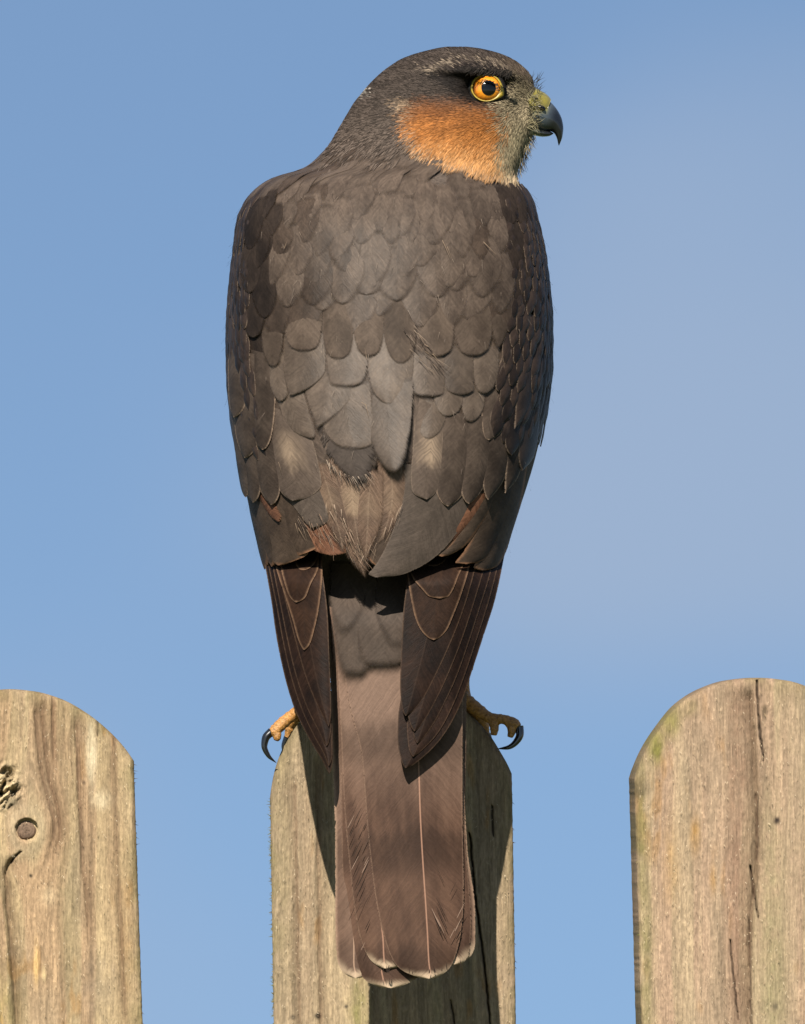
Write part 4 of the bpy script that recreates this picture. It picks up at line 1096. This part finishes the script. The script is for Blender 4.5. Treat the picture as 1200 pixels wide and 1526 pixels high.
def wisps():
    V, F, C = [], [], []
    def w(x, y, dx, dy, ln, wd, col, lift=13):
        b = len(V)
        for k in range(4):
            u = k / 3
            cx, cy = x + dx*ln*u, y + dy*ln*u
            ww = wd * .55 * (1 - .85*u)
            for sg in (1, -1):
                px, py = np.array(cx + dy*ww*sg), np.array(cy - dx*ww*sg)
                th = th_of(px, py)
                V.append(surf(th, py) + surf_n(th, py) * (lift * .55 + 2.5*u)); C.append(col)
        for k in range(3): F.append((b+2*k, b+2*k+1, b+2*k+3, b+2*k+2))
    P_, D_ = (.19, .135, .092), (.03, .022, .018)
    for x, y, x2, y2, wd in ((429, 372, 435, 360, .7), (425, 371, 431, 369, .5), (657, 361, 668, 388, .8), (664, 370, 669, 386, .6), (716, 363, 733, 382, .9), (548, 536, 545, 520, .6), (546, 603, 551, 622, .8), (540, 600, 549, 606, .7),
                         (490, 748, 494, 768, 1.0), (466, 776, 472, 796, .7), (422, 688, 428, 704, .7)):
        l = math.hypot(x2-x, y2-y); w(x, y, (x2-x)/l, (y2-y)/l, l, wd, P_, 17)
    for i in range(46):      # the ruffled streak right of the spine
        u = rnd.random()
        x, y = 604 + 46*u + rnd.gauss(0, 7), 488 + 58*u + rnd.gauss(0, 7)
        a = rnd.gauss(.85, .12)
        w(x, y, math.cos(a), math.sin(a), rnd.uniform(10, 26), rnd.uniform(.4, .9), rnd.choice([P_, D_, D_, (.2, .15, .11), (.15, .115, .09)]), rnd.uniform(14, 17))
    for i in range(60):      # ragged hem of the dark scapular
        u = rnd.random()
        x, y = 488 + 66*u, 684 + 26*math.sin(u*2.4)
        a = rnd.gauss(1.25 - .3*u, .18)
        w(x, y, math.cos(a), math.sin(a), rnd.uniform(12, 24), rnd.uniform(.5, 1.1), rnd.choice([D_, D_, (.06, .05, .04), (.26, .2, .15)]), rnd.uniform(12, 15))
    for i in range(90):      # hairy hem of the lower back and the tertial coverts
        u = rnd.random()
        x, y = 446 + 100*u + rnd.gauss(0, 4), 772 + 52*u + rnd.gauss(0, 9)
        a = rnd.gauss(1.05, .18)
        w(x, y, math.cos(a), math.sin(a), rnd.uniform(10, 26), rnd.uniform(.4, .9), rnd.choice([P_, D_, (.12, .09, .07), (.08, .06, .05), (.2, .13, .09)]), rnd.uniform(9, 14))
    for i in range(36):      # and of the tuft
        u = rnd.random(); sd = rnd.choice((-1, 1))
        x, y = 548 + sd * 52 * (1 - u)**.8 + rnd.gauss(0, 5), 748 + 80*u
        a = 1.57 + sd*.35 + rnd.gauss(0, .12)
        w(x, y, math.cos(a), math.sin(a), rnd.uniform(10, 22), rnd.uniform(.4, .9), rnd.choice([P_, (.2, .14, .1), (.14, .095, .068), (.3, .22, .16)]), rnd.uniform(15, 19))
    def tw(x, y, dx, dy, ln, wd, col, lift):
        b = len(V)
        for k in range(4):
            u = k / 3
            cx, cy = x + dx*ln*u, y + dy*ln*u
            ww = wd * .5 * (1 - abs(2*u - .8) * .6)
            for sg in (1, -1):
                px, py = cx + dy*ww*sg, cy - dx*ww*sg
                V.append(np.array([px, float(tail_d(px, py)) - lift, py])); C.append(col)
        for k in range(3): F.append((b+2*k, b+2*k+1, b+2*k+3, b+2*k+2))
    K_ = (.022, .014, .010)
    for i in range(26):      # mostly dark strands laid on as shaded splits between outer tail barbs
        x, y = rnd.uniform(516, 546), rnd.uniform(1180, 1420)
        tw(x, y, .45, -.89, rnd.uniform(10, 30), rnd.uniform(.6, 1.5), rnd.choice([K_, K_, (.06, .038, .028), (.2, .135, .1)]), 16 if x < 538 else 12)
    for i in range(14):  # more strands painted as dark splits, lower right of the tail
        x, y = rnd.uniform(648, 684), rnd.uniform(1310, 1400)
        tw(x, y, -.42 if x < 668 else .45, -.9, rnd.uniform(14, 34), rnd.uniform(.6, 1.6), rnd.choice([K_, (.045, .028, .02), (.2, .135, .1)]), 20.5)
    for i in range(16):      # dark strands laid on as shaded nicks in the pale tail hem
        x = rnd.uniform(540, 700); y = 1452 - ((x - 615) / 80)**2 * 14
        tw(x, y, rnd.uniform(-.2, .2), -1, rnd.uniform(4, 12), rnd.uniform(.8, 1.8), K_, 21)
    for i in range(110):     # loose barbs standing off the flanks
        sg = rnd.choice((-1, 1)); y = rnd.uniform(285, 840); th = sg * rnd.uniform(1.3, 1.65)
        ln, up, wd = rnd.uniform(7, 15), rnd.uniform(3, 7), rnd.uniform(.3, .55)
        b = len(V); col = rnd.choice([D_, (.08, .058, .045), (.16, .115, .085)])
        for k in range(4):
            u = k / 3
            p = surf(th, y + ln*u) + surf_n(th, y + ln*u) * (1.5 + up*u)
            for s2 in (1, -1): V.append(p + np.array([0, wd * s2 * (1 - .85*u), .3 * wd * s2])); C.append(col)
        for k in range(3): F.append((b+2*k, b+2*k+1, b+2*k+3, b+2*k+2))
    for i in range(150):     # thin loose barbs all over the mantle
        y = rnd.uniform(290, 700); x = 582 + rnd.uniform(-.85, .85) * 235
        a = rnd.gauss(1.57, .35)
        w(x, y, math.cos(a), math.sin(a), rnd.uniform(5, 15), rnd.uniform(.25, .55), rnd.choice([D_, (.16, .125, .1), (.2, .155, .12)]), rnd.uniform(10, 15))
    o = mesh_obj("loose_barbs", np.array(wpos(np.array(V))), F, M['strand'], hawk)
    set_color(o.data, np.array(C)); o['kind'] = 'stuff'
wisps()

# ------------------------------------------------------------------ eyes
def make_eye(side):
    EX, EY, RR = 725.0, 131.0, 26.0
    yc = -78.0
    if side < 0: yc = 16.0
    sg = 1 if side > 0 else -1
    def cap(name, rad, p0, p1, gx, mat, parent, n=14, na=40):
        vs, un, an = [], [], []
        for i in range(n):
            p = p0 + (p1 - p0) * i / (n - 1)
            for j in range(na):
                a = 2*math.pi*j/na
                lx, ly, lz = rad*math.sin(p)*math.cos(a), -rad*math.cos(p), rad*math.sin(p)*math.sin(a)
                # turn the gaze a little forward
                x2 = lx*math.cos(gx) - ly*math.sin(gx); y2 = lx*math.sin(gx) + ly*math.cos(gx)
                vs.append((EX + x2, yc + sg*y2, EY + lz))
                un.append(math.sin(p) / math.sin(1.05)); an.append(math.cos(a))
        o = mesh_obj(name, wpos(np.array(vs)), grid_faces(n, na, True), mat, parent)
        set_float(o.data, un, "unit"); set_float(o.data, an, "along")
        return o
    eye = cap("eye", RR, .02, 1.45, .14, M['iris'], hawk, n=24)
    cap("pupil", RR + .35, 0.0, .43, .14, M['pupil'], eye)
    # lids: a yellow ring drawn to a point at the front corner, dark skin outside it
    def ring(name, r_in, r_out, mat, parent, dep, bulge, corner):
        vs = []
        na, nb = 56, 7
        for j in range(na):
            a = 2*math.pi*j/na
            # outline radius: front lower corner is drawn out
            ca = math.exp(-((((a - .42 + math.pi) % (2*math.pi)) - math.pi) / .38) ** 2)
            for i in range(nb):
                f = i / (nb - 1)
                r = r_in + (r_out + corner*ca - r_in) * f
                sx, sy = 1.0, .90
                z = dep + (r - 21) * .42 - bulge * math.sin(math.pi * f)
                vs.append((EX + r*math.cos(a)*sx, yc + sg*z, EY + r*math.sin(a)*sy))
        return mesh_obj(name, wpos(np.array(vs)), grid_faces(na, nb), mat, parent) if False else mesh_obj(
            name, wpos(np.array(vs)), [tuple(((j + dj) % na)*nb + i + di for dj, di in ((0, 0), (1, 0), (1, 1), (0, 1))) for j in range(na) for i in range(nb - 1)], mat, parent)
    ring("eyelid", 20.6, 23.6, M['lid'], eye, -17.5, 1.8, 5.0)
    ring("eyelid_rim", 23.2, 28.5, M['lid_dark'], eye, -16.5, 1.2, 4.0)
make_eye(1); make_eye(-1)

# ------------------------------------------------------------------ bill
def loft(sections, na=28):
    """sections: (x, y, half height, half width, angle of the section plane); built round depth -32"""
    vs = []
    for (x, y, hh, hw, ang) in sections:
        ux, uy = math.sin(ang), -math.cos(ang)          # 'up' inside the section
        for j in range(na):
            a = 2*math.pi*j/na
            s = hh*math.cos(a); w = hw*math.sin(a)
            vs.append((x + ux*s, -32 + w, y + uy*s))
    F = grid_faces(len(sections), na, True)
    F.append(tuple(range(na))); F.append(tuple((len(sections)-1)*na + j for j in range(na - 1, -1, -1)))
    return np.array(vs), F
def interp_sections(S, n):
    S = np.array(S, float); t = np.arange(len(S)); tt = np.linspace(0, len(S)-1, n)
    return np.stack([pchip(t, S[:, k])(tt) for k in range(5)], -1)
up = interp_sections([(790, 166, 30, 31, -.10), (803, 168, 27, 27, .0), (813, 173, 24, 21, .18), (822, 180, 18.5, 15.5, .5), (829, 188, 12, 11, .9), (833, 197, 7, 7.5, 1.25), (834, 206, 4, 4.6, 1.45), (833.4, 213, 1.8, 2.2, 1.55), (833, 217, .3, .3, 1.57)], 40)
vs, F = loft(up)
# a sharp ridge on top, flatter flanks
bill = mesh_obj("beak", wpos(vs), F, M['beak'], hawk)
t_ = np.clip((vs[:, 0] + vs[:, 2] * .35 - 868) / 32, 0, 1)[:, None]
cb = np.array([.085, .105, .125]) * (1 - smooth(-.2, .75, t_)) + np.array([.006, .0065, .0075]) * smooth(-.2, .75, t_)
yl = ((1 - smooth(812, 820, vs[:, 0])) * (1 - smooth(160, 174, vs[:, 2])))[:, None]
cb = cb * (1 - yl) + np.array([.22, .19, .035]) * yl
set_color(bill.data, cb)
# cere: the soft yellow skin over the bill base
ce = interp_sections([(788, 156, 26, 33, -.12), (798, 155, 23.5, 31, -.02), (806, 156, 20, 26.5, .12), (813, 160, 17, 21.5, .32), (816, 162, 14.5, 18, .4)], 16)
vs, F = loft(ce)
cere = mesh_obj("cere", wpos(vs), F, M['beak'], hawk)
dkc = smooth(158, 176, vs[:, 2])[:, None]
set_color(cere.data, np.array([.20, .165, .028]) * (1 - dkc) + np.array([.13, .125, .075]) * dkc)
# nostrils
def blob(c, r, name, mat, parent, col=None):
    vs = []
    for i in range(9):
        p = math.pi*i/8
        for j in range(16):
            a = 2*math.pi*j/16
            vs.append((c[0] + r[0]*math.sin(p)*math.cos(a), c[1] + r[1]*math.cos(p), c[2] + r[2]*math.sin(p)*math.sin(a) + .35*r[0]*math.sin(p)*math.cos(a)))
    return mesh_obj(name, wpos(np.array(vs)), grid_faces(9, 16, True), mat, parent)
blob((806.5, -56.5, 160), (7, 4, 4), "nostril", M['pupil'], cere)
blob((806.5, -7.5, 160), (7, 4, 4), "nostril", M['pupil'], cere)
lo = interp_sections([(786, 192, 9, 25, -.3), (798, 195, 8, 20, -.2), (810, 198, 6, 13, -.1), (820, 199, 3.5, 7, 0), (825, 199, .4, .8, 0)], 16)
vs, F = loft(lo)
low = mesh_obj("lower_beak", wpos(vs), F, M['beak'], hawk)
t_ = smooth(796, 815, vs[:, 0])[:, None]
set_color(low.data, np.array([.12, .12, .09]) * (1 - t_) + np.array([.012, .013, .015]) * t_)

# ------------------------------------------------------------------ legs and feet
def tube(pts, rad, na=14, n=40, knob=None):
    """pts in design space (x, depth, y); a smooth tapered tube with optional joint knobs"""
    p = np.array(pts, float); t = np.arange(len(p)); tt = np.linspace(0, len(p)-1, n)
    C = np.stack([pchip(t, p[:, k])(tt) for k in range(3)], -1)
    r = pchip(t, rad)(tt)
    if knob is not None: r = r * (1 + knob * np.sin(tt * 6.28 * 1.0) ** 2 + .045 * np.sin(tt * 6.28 * 3.3))
    T = np.gradient(C, axis=0); T /= np.linalg.norm(T, axis=1, keepdims=True)
    ref = np.array([0.0, 1.0, 0.0])
    A = np.cross(T, ref)
    bad = np.linalg.norm(A, axis=1) < .1
    A[bad] = np.cross(T[bad], np.array([1.0, 0, 0]))
    A /= np.linalg.norm(A, axis=1, keepdims=True); B = np.cross(T, A)
    a = np.linspace(0, 2*np.pi, na, endpoint=False)
    V = C[:, None] + r[:, None, None] * (A[:, None]*np.cos(a)[None, :, None] + B[:, None]*np.sin(a)[None, :, None])
    F = grid_faces(n, na, True); F += [tuple(range(na)), tuple((n-1)*na + j for j in range(na-1, -1, -1))]
    return V.reshape(-1, 3), F
def join(parts):
    V, F, o = [], [], 0
    for v, f in parts:
        V.append(v); F += [tuple(i + o for i in q) for q in f]; o += len(v)
    return np.concatenate(V, 0), F

def leg(sg, foot_x, foot_y, toes, talons):
    hipx = 585 + sg * 55
    V, F = tube([(hipx, 20, 800), (hipx + sg*12, 28, 900), (foot_x - sg*4, 30, foot_y - 75), (foot_x, 32, foot_y - 40)], [85, 62, 26, 15], n=24, na=20)
    th = mesh_obj("thigh", wpos(V), F, M['body'], hawk)
    set_color(th.data, np.tile(np.array([.40, .30, .21]), (len(V), 1)))
    parts = [tube([(foot_x, 32, foot_y - 55), (foot_x, 32, foot_y - 20), (foot_x, 32, foot_y)], [11, 10, 13], n=14)]
    for pts, rad in toes: parts.append(tube(pts, [r_ * .88 for r_ in rad], n=44, knob=.10))
    V, F = join(parts)
    ft = mesh_obj("foot", wpos(V), F, M['foot'], hawk)
    rm = ft.modifiers.new("fuse", 'REMESH'); rm.mode = 'VOXEL'; rm.voxel_size = .00035; rm.use_smooth_shade = True
    sm = ft.modifiers.new("smooth", 'SMOOTH'); sm.factor = .5; sm.iterations = 3
    for pts, rad in talons:
        V, F = tube(pts, rad, n=22, na=12)
        mesh_obj("talon", wpos(V), F, M['talon'], ft)
# left foot: the outer toe hooks over the picket's shoulder
leg(-1, 478, 1050,
    [([(478, 30, 1046), (455, 16, 1054), (436, 4, 1066), (420, -6, 1079), (409, -8, 1090), (404, -8, 1096)], [13, 11, 9.5, 10, 9.5, 5]),
     ([(412, -8, 1086), (413, -10, 1098), (411, -10, 1104)], [8, 7, 4]),
     ([(478, 30, 1046), (500, 60, 1040), (515, 85, 1046), (520, 92, 1068)], [12, 10, 9, 5]),
     ([(478, 30, 1046), (450, 66, 1062), (434, 88, 1082), (428, 92, 1104)], [12, 10, 9, 5]),
     ([(478, 30, 1046), (500, 8, 1038), (516, -10, 1044), (520, -14, 1060)], [12, 10, 9, 5])],
    [([(405, -8, 1090), (396, -9, 1100), (394, -9, 1112), (400, -8, 1126), (412, -6, 1137)], [6.5, 5.8, 4.6, 3.2, .4]),
     ([(520, 90, 1062), (522, 94, 1078), (516, 90, 1096)], [6, 4.5, .4]),
     ([(429, 91, 1098), (424, 94, 1114), (428, 90, 1132)], [6, 4.5, .4])])
leg(1, 690, 1040,
    [([(676, 30, 1034), (694, 14, 1044), (712, 4, 1058), (732, -4, 1070), (750, -6, 1072), (766, -6, 1078), (774, -6, 1084)], [13, 12, 11, 8.5, 8, 9, 5.5]),
     ([(733, -4, 1070), (737, -6, 1084), (736, -6, 1096)], [8, 7.5, 5]),
     ([(758, -6, 1076), (763, -7, 1088), (760, -7, 1099)], [7, 7, 4.5]),
     ([(676, 30, 1034), (700, 60, 1054), (720, 85, 1078), (726, 92, 1100)], [12, 10, 9, 5]),
     ([(676, 30, 1034), (655, 66, 1034), (640, 88, 1042), (636, 92, 1064)], [12, 10, 9, 5]),
     ([(676, 30, 1034), (655, 8, 1034), (640, -10, 1038), (636, -14, 1056)], [12, 10, 9, 5])],
    [([(774, -6, 1082), (775, -7, 1094), (769, -8, 1106), (757, -8, 1114), (741, -7, 1116)], [6.5, 6, 4.8, 3.2, .4]),
     ([(726, 91, 1094), (730, 94, 1110), (724, 90, 1128)], [6, 4.5, .4]),
     ([(636, 91, 1058), (634, 94, 1074), (640, 90, 1092)], [6, 4.5, .4])])

for o in list(bpy.data.objects):
    if '_o' in o: del o['_o']
